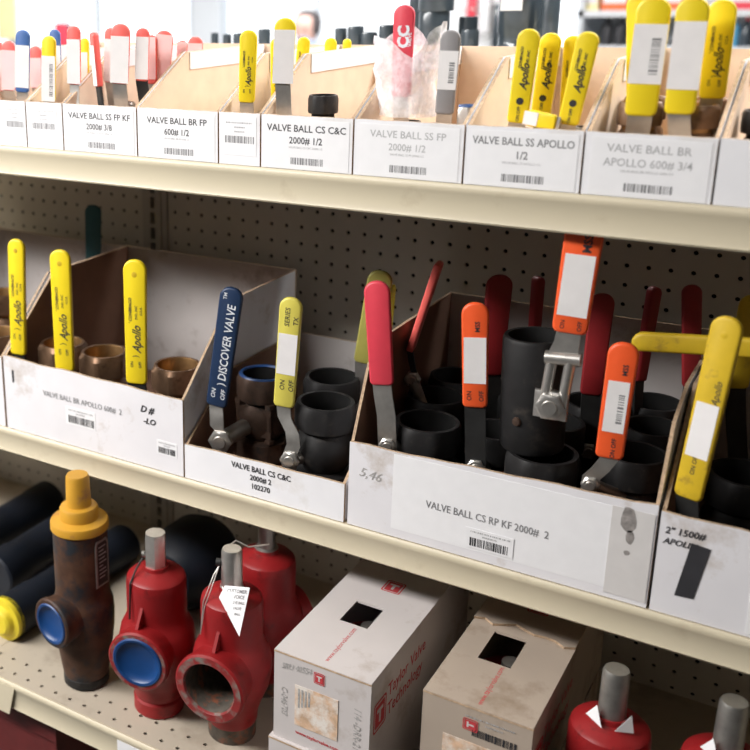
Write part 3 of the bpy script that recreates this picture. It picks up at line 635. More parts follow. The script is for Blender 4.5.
small_valve('small valve with edge-on red handle under white sticker', (105, -320, 203), (100, -320, 270), 11, 'coral_grip', sticker=[(.02, .76, .75, wp, False)], group=gB, bx=115, by=-302, yaw=-20, th=9, metal='black_metal')
small_valve('small valve with red tipped handle just behind the tallest white stickered one', (84.5, -270, 204), (89, -270, 273), 16, 'coral_grip', sticker=cov(wp, .80), group=gB, bx=92, by=-248)
small_valve('small valve with tallest red tipped white handle in 3/8 box', (141.8, -325, 208), (146.7, -325, 280), 24, 'coral_grip', sticker=cov(wp, .80), group=gB, bx=142, by=-303, lw=18)
small_valve('small valve with red tipped pale handle at right in 3/8 box', (165.2, -310, 211), (168.7, -310, 274.5), 17, 'coral_grip', sticker=cov(wp, .84, .04), group=gB, bx=172, by=-285, metal='black_metal', lw=15)
small_valve('small valve with red handle half hidden at right end of 3/8 box', (152, -270, 204), (153, -270, 264.4), 14, 'coral_grip', sticker=[(.1, .96, .8, pk, False)], group=gB, bx=152, by=-246)
small_valve('small valve with wide pale pink wrapped handle by the 600# box wall', (160, -262, 204), (168, -262, 269.5), 23, 'coral_grip', sticker=cov(pk, .93), group=gB, bx=172, by=-212, body='brass', bore='brass_bore')
small_valve('small valve with narrow pale handle behind the wide pink one', (170, -230, 205), (173, -230, 256), 13, 'coral_grip', sticker=cov(pk, .97), group=gB, bx=140, by=-200, body='brass', bore='brass_bore')
small_valve('small valve with short pale pink handle peeking over 600# box wall', (166, -192, 200), (168, -192, 259), 20, 'coral_grip', sticker=cov(pk, .86), group=gB, bx=168, by=-160, body='brass', bore='brass_bore')
gD = 'yellow handled small valves around the C&C box'
APs = AP(s=.55)
small_valve('small valve with plain yellow lettered handle in narrow box', (323.7, -325, 192.5), (326, -325, 273), 20, 'yellow_grip', text=APs, group=gD, bx=326, by=-306)
small_valve('small valve with yellow handle half hidden behind white stickered one', (335, -275, 185), (334, -275, 262), 14, 'yellow_grip', text=APs, group=gD, bx=336, by=-252)
small_valve('small valve with tall white stickered, yellow tipped handle in C&C box', (370.3, -325, 217), (372.4, -325, 286), 24, 'yellow_grip', sticker=cov('sticker_pale', .82, -.02), group=gD, bx=378, by=-306, lw=17)
small_valve('small valve with yellow handle slanting behind tall white stickered one', (338, -225, 195), (344, -225, 261), 15, 'yellow_grip', text=APs, group=gD, bx=340, by=-205)
small_valve('small valve with yellow handle tip over C&C box wall, left of pair', (342, -148, 195), (341, -148, 256.5), 15, 'yellow_grip', group=gD, bx=336, by=-128)
small_valve('small valve with yellow handle tip over C&C box wall, right of pair', (345, -108, 195), (344.5, -108, 253.5), 11, 'yellow_grip', group=gD, bx=332, by=-88)
r = thing('small_ball_valve', 'small black valve end standing in the C&C box', 'valve', (402, -312, ZS)); valve_body(r, 408, -300, ZS, 73, 16, 'black_steel', 'black_bore', 8)
gF = 'small valves in the pale grey lettered 2000# box'
small_valve('small valve with red handle in a clear plastic bag', (503.7, -310, 204), (503.4, -310, 298), 22, 'red_grip', text=[([('CC', .66, .05, 16, 'CENTER', .05, 0, 1), ('VALVE', .63, .34, 5, 'CENTER', .02, 0, 1)], 'print_white')], group=gF, bx=506, by=-288, yaw=8, lw=16)
small_valve('small valve with grey handle and barcode sticker', (557.5, -325, 190), (560, -325, 273.6), 20, 'grey_grip', sticker=[(.30, .76, .94, wp, True)], group=gF, bx=544, by=-300, yaw=10)
r = thing('small_ball_valve', 'small steel valve end with blue ring beside grey handle', 'valve', (571, -290, ZS)); valve_body(r, 571, -290, ZS, 66, 11.5, 'steel', 'paper', 6, ring='blue_grip')
gG = 'yellow handled small valves in the SS box'
APg = [([('Apollo', .50, .06, 10, 'CENTER', .035, .45, .9), ('CONBRACO', .70, -.2, 3.6, 'CENTER', .04, .2, 1), ('IND, INC', .70, .1, 3.4, 'CENTER', .04, .2, 1), ('ON OFF', .10, .0, 4, 'CENTER', .03, 0, 1)], 'print_black')]
small_valve('small valve with yellow handle, leftmost of four in the SS box', (632, -325, 185), (637.4, -325, 274.7), 21, 'yellow_grip', text=APg, group=gG, bx=628, by=-304, emblem=True, yaw=10, th=5)
small_valve('small valve with yellow handle, second of four in the SS box', (647, -300, 188), (651.5, -300, 270), 20, 'yellow_grip', text=APg, group=gG, bx=656, by=-268, emblem=True, yaw=10, th=5)
small_valve('small valve with yellow handle, third of four, mostly hidden', (669.5, -285, 186), (668, -285, 267), 17, 'yellow_grip', text=AP(s=.5), group=gG, bx=684, by=-262, yaw=10, th=5)
small_valve('small valve with yellow handle, rightmost of four in the SS box', (679.3, -320, 185), (691.5, -320, 272), 20.5, 'yellow_grip', text=APg, group=gG, bx=672, by=-300, emblem=True, yaw=8, th=5)
small_valve('small valve with yellow handle lying low between two yellow handles', (672, -334, 188), (640, -330, 192), 16, 'yellow_grip', group=gG, bx=648, by=-240, yaw=5, sticker=[(.55, .98, .8, wp, False)])
gH = 'yellow handled brass valves in the 3/4 box'
kw = dict(body='brass', bore='brass_bore', H=78, a=19, group=gH)
small_valve('brass valve with big white stickered yellow handle, left in 3/4 box', (744, -325, 197), (746, -325, 302.5), 29, 'yellow_grip', sticker=[(.28, .78, .97, wp, True)], bx=738, by=-296, yaw=6, lw=21, th=6, **kw)
small_valve('brass valve with yellow handle hidden behind left white stickered one', (731, -275, 205), (722, -275, 305), 22, 'yellow_grip', bx=732, by=-244, yaw=6, **kw)
small_valve('brass valve with big white stickered yellow handle, centre of 3/4 box', (776.7, -325, 200), (778, -325, 302), 27, 'yellow_grip', sticker=[(.22, .80, .97, wp, False)], bx=786, by=-296, yaw=4, lw=19, th=6, **kw)
small_valve('brass valve with plain lettered yellow handle, right in 3/4 box', (796.3, -285, 211), (795.5, -285, 299), 24, 'yellow_grip', text=AP(s=.7), bx=788, by=-246, yaw=4, **kw)
r = thing('small_ball_valve', 'black valve end at right frame edge of top shelf', 'valve', (848, -290, ZS)); valve_body(r, 848, -290, ZS, 74, 24, 'black_steel', 'black_bore', 8)
# clear bag around the red handle
bag = MB(); nr, ns = 9, 26; vs_ = []; fs = []
for i in range(nr):
    h = i / (nr - 1)
    for k in range(ns):
        a = 2 * math.pi * k / ns
        q = noise.noise(Vector((math.cos(a) * 2.2, math.sin(a) * 2.2, h * 4)))
        rr = (33 + 9 * h) * (1 + .28 * q)
        top = 62 + 24 * noise.noise(Vector((math.cos(a) * 1.5, math.sin(a) * 1.5, 9.1)))
        vs_.append((507 + rr * math.cos(a) * .9, -302 + rr * math.sin(a) * .62, 184 + h * (top + 20)))
for i in range(nr - 1):
    for k in range(ns):
        k2 = (k + 1) % ns; fs.append((i * ns + k, i * ns + k2, (i + 1) * ns + k2, (i + 1) * ns + k))
bag.add(vs_, fs); o = bag.build('plastic_bag', 'plastic_film', smooth=80)
tag(o, 'crumpled clear plastic bag around the red handled valve', 'bag')

# ================================================================== LOWER DECK: relief valves
def relief(label, x, y, group, prof, body, out, stem, collar=None, base=None):
    r = thing('relief_valve', label, 'valve', (x, y, ZD), group)
    phi, zo, ro, d, om, plug, rim = out
    ax = V(math.cos(math.radians(phi)), math.sin(math.radians(phi)), 0); o = V(x, y, zo)
    fine = []                                   # finer rings, so that the outlet bore can open the body wall
    for (r0, h0), (r1, h1) in zip(prof, prof[1:]):
        k_ = max(1, int((h1 - h0) / 5)); fine += [(r0 + (r1 - r0) * t_ / k_, h0 + (h1 - h0) * t_ / k_) for t_ in range(k_)]
    fine.append(prof[-1])
    q = MB(); q.lathe(fine, (x, y, ZD), Z_, 64)
    keep = []
    for f_ in q.f:
        c_ = sum((q.v[i_] for i_ in f_), V(0, 0, 0)) / len(f_) - o; t_ = c_.dot(ax)
        if not (t_ > 0 and (c_ - ax * t_).length < ro * .80): keep.append(f_)
    q.f = keep; q.mi = [0] * len(keep)
    q.build('body', body, r, smooth=32)
    if base: q = MB(); q.lathe(base[0], (x, y, ZD), Z_, 32); q.build('base_nipple', base[1], r, smooth=32)
    q = MB(); q.lathe([(ro * .92, 12), (ro * .96, d * .6), (ro * .99, d * .78), (ro * 1.04, d * .86), (ro * 1.04, d - 2), (ro * .98, d), (ro * .78, d), (ro * .74, d - 3), (ro * .70, -8), (0, -9)], o, ax, 40, mis=[0, 0, 0, 0, 0, 1, 1, 2, 2]); q.build('outlet', [om, rim, 'iron_bore'], r, smooth=32)
    if plug:
        q = MB(); q.lathe([(0, d - 6), (ro * .50, d - 5), (ro * .68, d - 2), (ro * .74, d + 1), (ro * .82, d + 1.6), (ro * .86, d + .3), (ro * .86, d - 1)], o, ax, 40); q.build('outlet_plug', plug, r, smooth=30)
    return r
# dark rusty valve with yellow cap
x, y = 118, -413
r = relief('tall dark rusty relief valve with yellow cap and blue plugged outlet', x, y, None,
    [(0, 14), (31, 14), (33, 24), (36, 46), (39, 66), (42, 90), (43, 112), (42, 128), (38.5, 138), (37, 146), (37, 244), (0, 244)], 'rust_iron',
    (-100, -492, 34, 58, 'rust_iron', 'blue_plug', 'rust_iron'), None, base=([(0, 0), (29, 0), (32, 3), (32, 14), (30, 17), (0, 17)], 'black_steel'))
q = MB(); q.lathe([(0, 238), (38, 238), (39.5, 240), (39.5, 248), (38, 251), (26.5, 254), (26, 267), (24, 270.5), (17.5, 272), (16.8, 275), (15.8, 312), (14, 315.5), (0, 315.5)], (x, y, ZD), Z_, 40); q.build('cap', 'yellow_cap', r, smooth=32)
q = MB(); e = V(.999, -.03, 0); sd = V(.03, .999, 0); c = V(x, y, ZD + 196) + e * 36.8
q.slab([(-13, -34), (13, -34), (13, 28), (10, 34), (-10, 34), (-13, 28)], c, sd, Z_, e, 2, .6); npl = q.build('nameplate', 'dull_steel', r, smooth=0)
q = MB(); q.slab([(-10, -31), (10, -31), (10, 27), (8, 31), (-8, 31), (-10, 27)], c + e * .8, sd, Z_, e, 1, .3); q.build('plate_face', 'black_metal', npl, smooth=0)
q = MB()
for k in range(9):
    ww = (14, 10, 15, 12, 15, 8, 14, 15, 11)[k]; zz = 24 - k * 5.6; o = c + e * 1.5
    q.add([o + sd * -7.5 + Z_ * zz, o + sd * (-7.5 + ww) + Z_ * zz, o + sd * (-7.5 + ww) + Z_ * (zz + 1.8), o + sd * -7.5 + Z_ * (zz + 1.8)], [(0, 1, 2, 3)])
q.build('plate_print', 'print_pale', npl, smooth=0)
# red valves
RP = [(0, 22), (31, 22), (33, 26), (34, 40), (39, 56), (47, 76), (51, 98), (51, 112), (48, 126), (43, 136), (40, 142), (39.5, 150), (39.5, 192), (38, 199), (34, 203), (20, 207), (17, 209), (16, 214), (0, 214)]
gR = 'red relief valves on the lower deck'
def rib(r, x, y, phi):
    ax = V(math.cos(math.radians(phi)), math.sin(math.radians(phi)), 0); q = MB(); s_ = ax.cross(Z_)
    q.prism([V(x, y, ZD + 140) + ax * 38 - s_ * 2, V(x, y, ZD + 143) + ax * 58 - s_ * 2, V(x, y, ZD + 172) + ax * 39 - s_ * 2], s_ * 4); q.build('rib', 'red_paint', r, smooth=0)
x, y = 236, -403.5
r = relief('red relief valve with blue plugged outlet and hexagonal stem', x, y, gR, RP, 'red_paint', (-79, -500, 40, 64, 'red_paint', 'blue_plug', 'red_chipped'), None,
    base=([(0, 0), (32, 0), (34, 3), (34, 20), (31, 24), (0, 24)], 'red_paint'))
q = MB(); q.lathe([(0, 205), (14.5, 205), (14.5, 256), (12.5, 260), (0, 260)], (x, y, ZD), Z_, 36, hexr(12.5)); q.build('stem', 'steel', r, smooth=20)
q = MB(); q.tube([V(x - 12, y - 5, ZD + 232), V(x - 16, y - 6, ZD + 222), V(x - 17, y - 20, ZD + 212), V(x - 14, y - 38, ZD + 200), V(x - 14, y - 41.5, ZD + 150)], 1.3, 6); q.build('seal_wire', 'black_metal', r)
q = MB(); q.lathe([(0, 0), (4.5, 0), (4.5, 5), (0, 5)], (x - 14, y - 3, ZD + 226), V(-1, -.6, 0), 12); q.build('seal', 'dull_steel', r)
rib(r, x, y, -84)
x, y = 345, -394
r = relief('red relief valve with open chipped outlet, steel stem and white paper tag', x, y, gR, RP, 'red_paint', (-85, -503, 45, 66, 'red_paint', None, 'red_chipped'), None,
    base=([(0, 0), (30, 0), (31, 2), (31, 24), (0, 24)], 'iron_bore'))
q = MB(); q.lathe([(0, 205), (15, 205), (16, 208), (15, 214), (13.5, 216), (13, 262), (11.5, 266), (0, 266)], (x, y, ZD), Z_, 32); q.build('stem', 'steel', r, smooth=32)
rib(r, x, y, -84)
q = MB(); P0 = V(x + 2, y - 20, ZD + 225)
q.prism([P0, P0 + V(33, 4, 6), P0 + V(35, -24, -46), P0 + V(-3, -9, -13)], V(.1, .4, -.1)); tg = q.build('paper_tag', 'paper', r, smooth=0)
q = MB()
U_ = V(33, 4, 6); D_v = V(2, -28, -52); nn_ = U_.cross(D_v).normalized(); nn_ = nn_ if nn_.y < 0 else -nn_
for k in range(5): q.text(('CUSTOMER', 'INVOICE', 'VALVE BALL', 'VALVE', 'BALL')[k], P0 + U_ * (.54 + .05 * k) + D_v * (.10 + .115 * k) + nn_ * .8, U_.normalized(), -D_v.normalized(), (6, 6, 4.5, 4.5, 4)[k], 'CENTER', .02, 0, sx=.85)
q.build('lettering', 'print_grey', tg, smooth=0)
q = MB(); q.tube([V(x - 12, y - 5, ZD + 246), V(x - 18, y - 14, ZD + 230), V(x - 22, y - 32, ZD + 200), V(x - 20, y - 42, ZD + 160)], .8, 6); q.tube([V(x - 12, y - 5, ZD + 250), V(x - 14, y - 20, ZD + 225), V(x - 18, y - 36, ZD + 195), V(x - 20, y - 42, ZD + 160)], .8, 6)
q.tube([V(x - 10, y + 6, ZD + 262), V(x - 4, y + 16, ZD + 268), V(x + 12, y + 20, ZD + 262), V(x + 30, y + 40, ZD + 262)], 1.2, 6); q.build('seal_wire', 'steel', r)
q = MB(); q.lathe([(0, 0), (5, 0), (5, 6), (0, 6)], (x - 12, y - 6, ZD + 246), V(-1, -.4, 0), 12); q.build('seal', 'black_metal', r)
x, y = 334, -287
r = relief('red relief valve standing behind the one with paper tag', x, y, gR, RP, 'red_paint', (60, -509, 38, 56, 'red_paint', None, 'red_chipped'), None, base=([(0, 0), (30, 0), (31, 24), (0, 24)], 'iron_bore'))
q = MB(); q.lathe([(0, 205), (15, 205), (16, 214), (12, 216), (11.5, 262), (0, 264)], (x, y, ZD), Z_, 24); q.build('stem', 'dull_steel', r, smooth=32)
for x, y, lb in ((792, -390, 'red relief valve with grey stem and white tag, right of the aged carton'), (896, -381, 'red relief valve with grey stem at bottom right corner')):
    r = relief(lb, x, y, gR, RP, 'red_paint', (-100, -509, 38, 56, 'red_paint', 'blue_plug', 'red_chipped'), None, base=([(0, 0), (32, 0), (34, 3), (34, 20), (31, 24), (0, 24)], 'red_paint'))
    q = MB(); q.lathe([(0, 205), (15, 205), (13.5, 216), (13, 262), (11.5, 266), (0, 266)], (x, y, ZD), Z_, 32); q.build('stem', 'dull_steel', r, smooth=32)
    q = MB(); q.prism([V(x - 22, y - 12, ZD + 212), V(x - 4, y - 24, ZD + 210), V(x - 12, y - 15, ZD + 228)], (.2, -.4, .1)); q.prism([V(x + 8, y - 22, ZD + 210), V(x + 24, y - 12, ZD + 208), V(x + 20, y - 10, ZD + 226)], (.2, -.4, .1)); q.build('paper_tag', 'paper', r, smooth=0)
# dark pipes lying at the left
def pipe(label, x, y0, y1, rad, cap, dx=0, prof=None, name='pipe_nipple', group='dark pipes lying on the lower deck'):
    z = ZD + rad + .4; r = thing(name, label, 'pipe', (x, (y0 + y1) / 2, ZD), group)
    L = y1 - y0; ax = V(dx, L, 0).normalized()
    q = MB(); q.lathe([(0, 0), (rad * .9, 0), (rad, 3), (rad, L * .22), (rad * .94, L * .25), (rad * .94, L * .78), (rad, L * .81), (rad, L - 4), (rad * .9, L), (0, L)], (x, y0, z), ax, 36); q.build('body', 'navy_pipe', r, smooth=32)
    if cap:
        q = MB(); q.lathe([(0, -16), (rad * .5, -15), (rad * .62, -12), (rad * .70, -5), (rad * .98, -4), (rad * 1.0, 0), (rad * 1.0, 9), (rad * .9, 9)], (x, y0, z), ax, 36); q.build('end_cap', cap, r, smooth=32)
    return r
pipe('dark pipe lying on deck with yellow end cap, beside rusty valve', -43, -404, -120, 33, 'yellow_plug', dx=14)
pipe('dark pipe lying second from the rusty valve', -135, -330, -110, 37, None)
pipe('dark pipe lying farthest left behind the other pipes', -236, -300, -75, 37, None)
r = thing('flanged_valve', 'black flanged valve lying behind the red valves, yellow plug in front', 'valve', (132, -200, ZD), None)
q = MB(); q.lathe([(0, 0), (32, 0), (32, 70), (0, 70)], (132, -292, ZD + 36), V(.02, 1, .1), 32); q.lathe([(0, -68), (40, -58), (62, -30), (68, 0), (68, 34), (56, 58), (0, 66)], (134, -170, ZD + 68.4), V(.06, 1, 0), 40); q.build('body', 'navy_pipe', r, smooth=32)
q = MB(); q.lathe([(0, -10), (20, -9), (24, -3), (31, -3), (32.5, 0), (32.5, 8), (0, 8)], (132, -292, ZD + 36), V(.02, 1, .1), 32); q.build('end_cap', 'yellow_plug', r, smooth=32)

# ================================================================== CARTONS
def carton(label, x0, x1, y0, y1, z0, z1, m_, hole=None, name='carton', logo=True, sag=0):
    r = thing(name, label, 'box', ((x0 + x1) / 2, (y0 + y1) / 2, z0), 'printed valve cartons on the lower deck'); t = 2.2
    def pan(nm, a, b_): q = MB(); q.box(a, b_, 0); return q.build(nm, m_, r, smooth=0)
    pan('front_panel', (x0, y0, z0), (x1, y0 + t, z1 - t)); pan('back_panel', (x0, y1 - t, z0), (x1, y1, z1 - t))
    pan('side_panel', (x0, y0 + t, z0), (x0 + t, y1 - t, z1 - t)); pan('side_panel', (x1 - t, y0 + t, z0), (x1, y1 - t, z1 - t))
    pan('bottom_panel', (x0 + t, y0 + t, z0), (x1 - t, y1 - t, z0 + t))
    q = MB(); zt = z1
    if hole:
        hx0, hx1, hy0, hy1 = hole
        for a, c in (((x0, y0), (x1, hy0)), ((x0, hy1), (x1, y1)), ((x0, hy0), (hx0, hy1)), ((hx1, hy0), (x1, hy1))):
            q.box((a[0], a[1], z1 - t), (c[0], c[1], z1))
    else: q.box((x0, y0, z1 - t), (x1, y1, z1))
    q.build('top_flap', m_, r, smooth=0)
    e_ = MB(); e_.box((x0 - .3, y0 - .4, z1 - t - .6), (x1 + .3, y0 + .2, z1 - .9)); e_.build('cut_edge', 'card_edge', r, smooth=0)
    return r
T0 = carton('white carton under the white carton with red square logo', 449, 567, -484, -180, ZD + .3, -509, 'carton_white')
T1 = carton('white valve carton with red lettering, stacked beside the red valves', 453, 570.5, -480, -170, -508.6, -394, 'carton_white', hole=(489, 524, -388, -340))
T3 = carton('plain carton below the aged carton', 618, 735, -460, -150, ZD + .3, -509, 'carton_aged')
T2 = carton('aged beige valve carton with sunken square hole in its top', 619, 733.5, -457, -140, -508.6, -394, 'carton_aged', hole=(648, 684, -372, -312))
def logo(parent, o, ux, uy, un, s):
    t = MB(); rr = lambda h, k: [( (1 if a in (0, 3) else -1) * 0, 0) for a in range(4)]
    def ring(w, h, c):
        out = []
        for qx, qy, a0 in ((1, 1, 0), (-1, 1, 90), (-1, -1, 180), (1, -1, 270)):
            for k in range(4):
                a = math.radians(a0 + 30 * k); out.append((qx * (w - c) + c * math.cos(a), qy * (h - c) + c * math.sin(a)))
        return out
    def flat(pts, d): t.add([o + ux * (x * s) + uy * (y * s) + un * d for x, y in pts], [list(range(len(pts)))])
    outer = ring(.5, .56, .12); inner = ring(.43, .49, .08)
    n = len(outer); vs_ = [o + ux * (x * s) + uy * (y * s) + un * .2 for x, y in outer] + [o + ux * (x * s) + uy * (y * s) + un * .2 for x, y in inner]
    t.add(vs_, [(i, (i + 1) % n, n + (i + 1) % n, n + i) for i in range(n)])
    flat(ring(.37, .43, .06), .2)
    lo = t.build('logo', 'print_red', parent, smooth=0)
    t = MB(); flat([(-.24, .12), (.24, .12), (.24, .26), (-.24, .26)], .35); flat([(-.07, -.28), (.07, -.28), (.07, .12), (-.07, .12)], .35); t.build('logo_letter', 'carton_white', parent, smooth=0)
def dress(bx, x0, x1, y0, y1, z0, z1, aged=False):
    w = x1 - x0; t = MB()
    # right side: company name beside the logo, running into the depth of the shelf
    o = V(x1 + .25, y0 + 55, (z0 + z1) / 2 + 2)
    t.text('Taylor Valve', o + V(0, -8, 17), Y_, Z_, 23, 'LEFT', .01, 0, sx=.95); t.text('Technology', o + V(0, -8, -8), Y_, Z_, 23, 'LEFT', .01, 0, sx=.95)
    t.build('side_lettering', 'print_red', bx, smooth=0)
    logo(bx, V(x1 + .1, y0 + 26, (z0 + z1) / 2 + 4), Y_, Z_, X_, 34)
    # top: web address towards the hole, logo behind the hole
    t = MB(); t.text('www.taylorvalve.com', (x0 + w * .5, (y0 + hole_front[bx.name]) / 2 + 2, z1 + .2), Y_, -X_, 9, 'CENTER', 0, 0, sx=.95); t.build('top_lettering', 'print_red', bx, smooth=0)
    logo(bx, V(x0 + w * .52, hole_back[bx.name] + 42, z1 + (3.4 if aged else .05)), X_, Y_, Z_, 24)
    yf = y0 - .7
    if not aged:
        logo(bx, V(x0 + w * .48, yf, z1 - 17), X_, Z_, -Y_, 13)
        p = MB(); p.box((x0 + 27, yf - .1, z0 + 26), (x0 + 80, yf + .3, z0 + 79)); p.build('shipping_label', 'label_tan', bx, smooth=0)
        t = MB()
        for k in range(4):
            xx = x0 + 31 + k * 4.2; t.add([(xx, yf - .3, z0 + 50 + k * 2), (xx + 2.4, yf - .3, z0 + 50 + k * 2), (xx + 2.4, yf - .3, z0 + 75), (xx, yf - .3, z0 + 75)], [(0, 1, 2, 3)])
        t.build('label_print', 'pencil', bx, smooth=0)
        t = MB(); t.text('www.taylorvalve.com', (x0 + w * .47, yf, z0 + 16), V(1, 0, -.03), Z_, 6.5, 'CENTER', .02, 0, sx=.95); t.build('front_lettering', 'print_red', bx, smooth=0)
        t = MB(); t.text('SRU 40554', (x0 + 28, yf, z1 - 15), V(1, 0, .13), Z_, 11, 'CENTER', 0, .3, sx=.75); t.text('C-046703', (x0 + 13, yf, z0 + 52), -Z_, X_, 11, 'CENTER', 0, .2, sx=.85); t.text('114 -DRR-21', (x1 - 15, yf, z0 + 52), -Z_, X_, 12, 'CENTER', 0, .2, sx=.85)
        t.build('handwriting', 'pencil', bx, smooth=0)
    else:
        logo(bx, V(x0 + 52, yf, z1 - 22), Z_, -X_, -Y_, 14)
        t = MB(); barcode(t, x0 + 76, z1 - 34, 44, 9, yf, 77); t.build('barcode', 'print_black', bx, smooth=0)
        t = MB(); barcode(t, x0 + 72, z1 - 13, 52, 1.6, yf, 78); barcode(t, x0 + 76, z1 - 18, 18, 1.6, yf, 79); t.build('small_print', 'print_pale', bx, smooth=0)
        p = MB(); p.box((x0 + 24, yf - .1, z1 - 100), (x0 + 86, yf + .3, z1 - 43)); p.build('shipping_label', 'label_tan', bx, smooth=0)
hole_front = {T1.name: -388, T2.name: -372}; hole_back = {T1.name: -330, T2.name: -285}
dress(T1, 453, 570.5, -480, -170, -508.6, -394); dress(T2, 619, 733.5, -457, -140, -508.6, -394, True)
for bx, cx, cy, zt in ((T1, 512, -352, -410), (T2, 674, -330, -410)):
    r = thing('packed_valve', 'red valve top seen through the hole of the %s carton' % ('white' if bx is T1 else 'aged'), 'valve', (cx, cy, -506.3))
    q = MB(); q.lathe([(0, 0), (30, 0), (40, 20), (42, 50), (38, 74), (24, 78), (0, 78)], (cx, cy, -506.3), Z_, 28); q.build('body', 'red_paint', r, smooth=40)
    q = MB(); q.lathe([(0, 76), (11, 76), (11, 92), (0, 94)], (cx, cy, -506.3), Z_, 18); q.build('stem', 'dull_steel', r, smooth=40)

# lifted rear flap of the aged carton: it overlaps the sunken front half with a torn edge
q = MB(); n_ = 10; fr = [(619 + 114.5 * k / n_, -300 + 5 * math.sin(k * 1.9) + (6 if 3 <= k <= 6 else 0)) for k in range(n_ + 1)]
q.prism([(x_, y_, -393.8) for x_, y_ in fr] + [(733.5, -140, -393.8), (619, -140, -393.8)], (0, 0, 3), (0, 0, 1)); q.build('rear_flap', ['carton_aged', 'card_edge'], T2, smooth=0)
# price strips on the deck lip, red box beneath
p = MB(); p.prism([(-40, -483.7, -612), (44, -483.7, -612), (34, -486.5, -656), (-40, -486.5, -656)], (0, .4, 0)); o = p.build('price_card', 'cream_metal', smooth=0); tag(o, 'cream price card on the deck lip at left frame edge', 'card')
p = MB(); p.box((224, -483.2, -650), (310, -482.85, -616)); o = p.build('price_label', 'paper', smooth=0); tag(o, 'white price label on the deck lip under the blue plugged valve', 'label')
r = thing('storage_box', 'dark red storage box on the shelf below the deck', 'box', (-60, -330, -1000))
p = MB(); p.box((-260, -452, -999.8), (88, -150, -700)); p.build('body', 'dark_red_box', r, smooth=0)
p = MB(); p.box((-264, -456, -700), (92, -146, -672)); p.build('lid', 'dark_red_box', r, smooth=0)

# ================================================================== BEHIND: black fittings on the far side's top shelf
gk = 'black fittings behind the top shelf boxes'
def fitting(label, x, w, ztop, y=280, tiers=1, mt='bg_black'):
    r = thing('pipe_coupling', label, 'pipe fitting', (x, y, ZT), gk); a = w / 2; H = ztop - ZT
    q = MB(); q.lathe([(0, 0), (a, 0), (a, H * .45), (a * .93, H * .47), (a * .93, H * .53), (a, H * .55), (a, H - 4), (a * .94, H), (a * .78, H), (a * .74, H - 20), (0, H - 20)], (x, y, ZT), Z_, 28); q.build('body', mt, r, smooth=32)
    q = MB(); q.lathe([(a * 1.0, H * .3), (a * 1.06, H * .31), (a * 1.06, H * .36), (a, H * .37)], (x, y, ZT), Z_, 28); q.build('band', mt, r, smooth=32)
    if tiers > 1:
        q = MB(); q.lathe([(0, H), (a * 1.12, H), (a * 1.14, H + 4), (a * 1.14, H + 60), (a * 1.02, H + 64), (0, H + 64)], (x + 2, y, ZT), Z_, 28); q.build('upper_collar', mt, r, smooth=32)
fitting('slim black coupling, leftmost behind the C&C box', 150, 20, 252)
fitting('black coupling second behind the C&C box', 177, 27, 255)
fitting('black coupling behind, left of red bagged handle', 201, 28, 245.5)
fitting('black coupling behind, touching the red handle at left', 232, 26, 257)
fitting('tall slim black coupling rising behind the red handle', 262, 26, 330, y=330)
fitting('large two-tier black coupling behind the red bagged handle', 311, 48, 278, tiers=2)
fitting('black coupling right of the large two-tier one', 352, 30, 268, y=320)
fitting('small black coupling behind the grey handle', 374, 26, 250, y=270)
fitting('very large glossy black coupling behind the four yellow handles', 440, 66, 345, y=300)
fitting('glossy black pipe standing beside the very large black coupling', 492, 26, 300, y=270)
fitting('small black fitting behind the 600# box, left', -98, 14, 243)
fitting('small black fitting behind the 600# box, centre', -72, 16, 241)
fitting('small black fitting behind the 600# box, right', -46, 24, 243)
fitting('small round black fitting between two yellow handles', 4, 22, 250)
p = MB(); p.box((420, 262.4, 278), (452, 263.2, 312)); o = p.build('paper_sheet', 'paper', smooth=0); tag(o, 'white paper sheet taped to the very large black coupling', 'paper')

# ================================================================== BEHIND: shop beyond
# counter with wall shelf at the right
r = thing('wall_shelf', 'white shelf rack with goods in the blurred background at right', 'shelf', (260, 2500, FLOOR))
for nm, z in (('shelf_board', 205), ('shelf_board', 92), ('shelf_board', -250)):
    q = MB(); q.box((-10, 2420, z), (900, 2760, z + 20)); q.build(nm, 'counter', r, smooth=0)
for xx in (-10, 880):
    q = MB(); q.box((xx, 2420, FLOOR), (xx + 20, 2760, 600)); q.build('upright', 'mullion', r, smooth=0)
q = MB(); q.box((-10, 2760, FLOOR), (900, 2775, 600)); q.build('back_panel', 'white_wall', r, smooth=0)
gs = 'goods on the background shelf'
def goods_box(label, x, w, z, h, m_, d=160):
    r = thing('goods_box', label, 'box', (x, 2520, z + .2), gs)
    q = MB(); q.box((x - w / 2, 2440, z + .2), (x + w / 2, 2440 + d, z + h)); q.build('body', m_, r, smooth=0)
    q = MB(); q.box((x - w / 2 + 4, 2439, z + h * .25), (x + w / 2 - 4, 2440, z + h * .7)); q.build('front_label', 'paper', r, smooth=0)
goods_box('pale yellow box at left end of background shelf', 18, 60, 225, 90, 'pale_yellow_box')
goods_box('orange box on background shelf above black shoes', 100, 80, 225, 90, 'orange_box')
goods_box('orange box on background shelf left of yellow handles', 190, 70, 225, 80, 'orange_box')
goods_box('red box on background shelf between yellow handles', 275, 60, 225, 90, 'orange_box')
goods_box('red and black box on background shelf at right frame edge', 470, 90, 225, 90, 'red_grip')
def bottle(label, x, m_, cap, z=112, h=90):
    r = thing('bottle', label, 'bottle', (x, 2470, z), gs)
    q = MB(); q.lathe([(0, 0), (17, 0), (18, 4), (18, h * .62), (14, h * .74), (7, h * .82), (7, h * .9), (0, h * .9)], (x, 2470, z + .2), Z_, 18); q.build('body', m_, r)
    q = MB(); q.lathe([(0, h * .88), (8.5, h * .88), (8.5, h), (0, h)], (x, 2470, z + .2), Z_, 14); q.build('cap', cap, r)
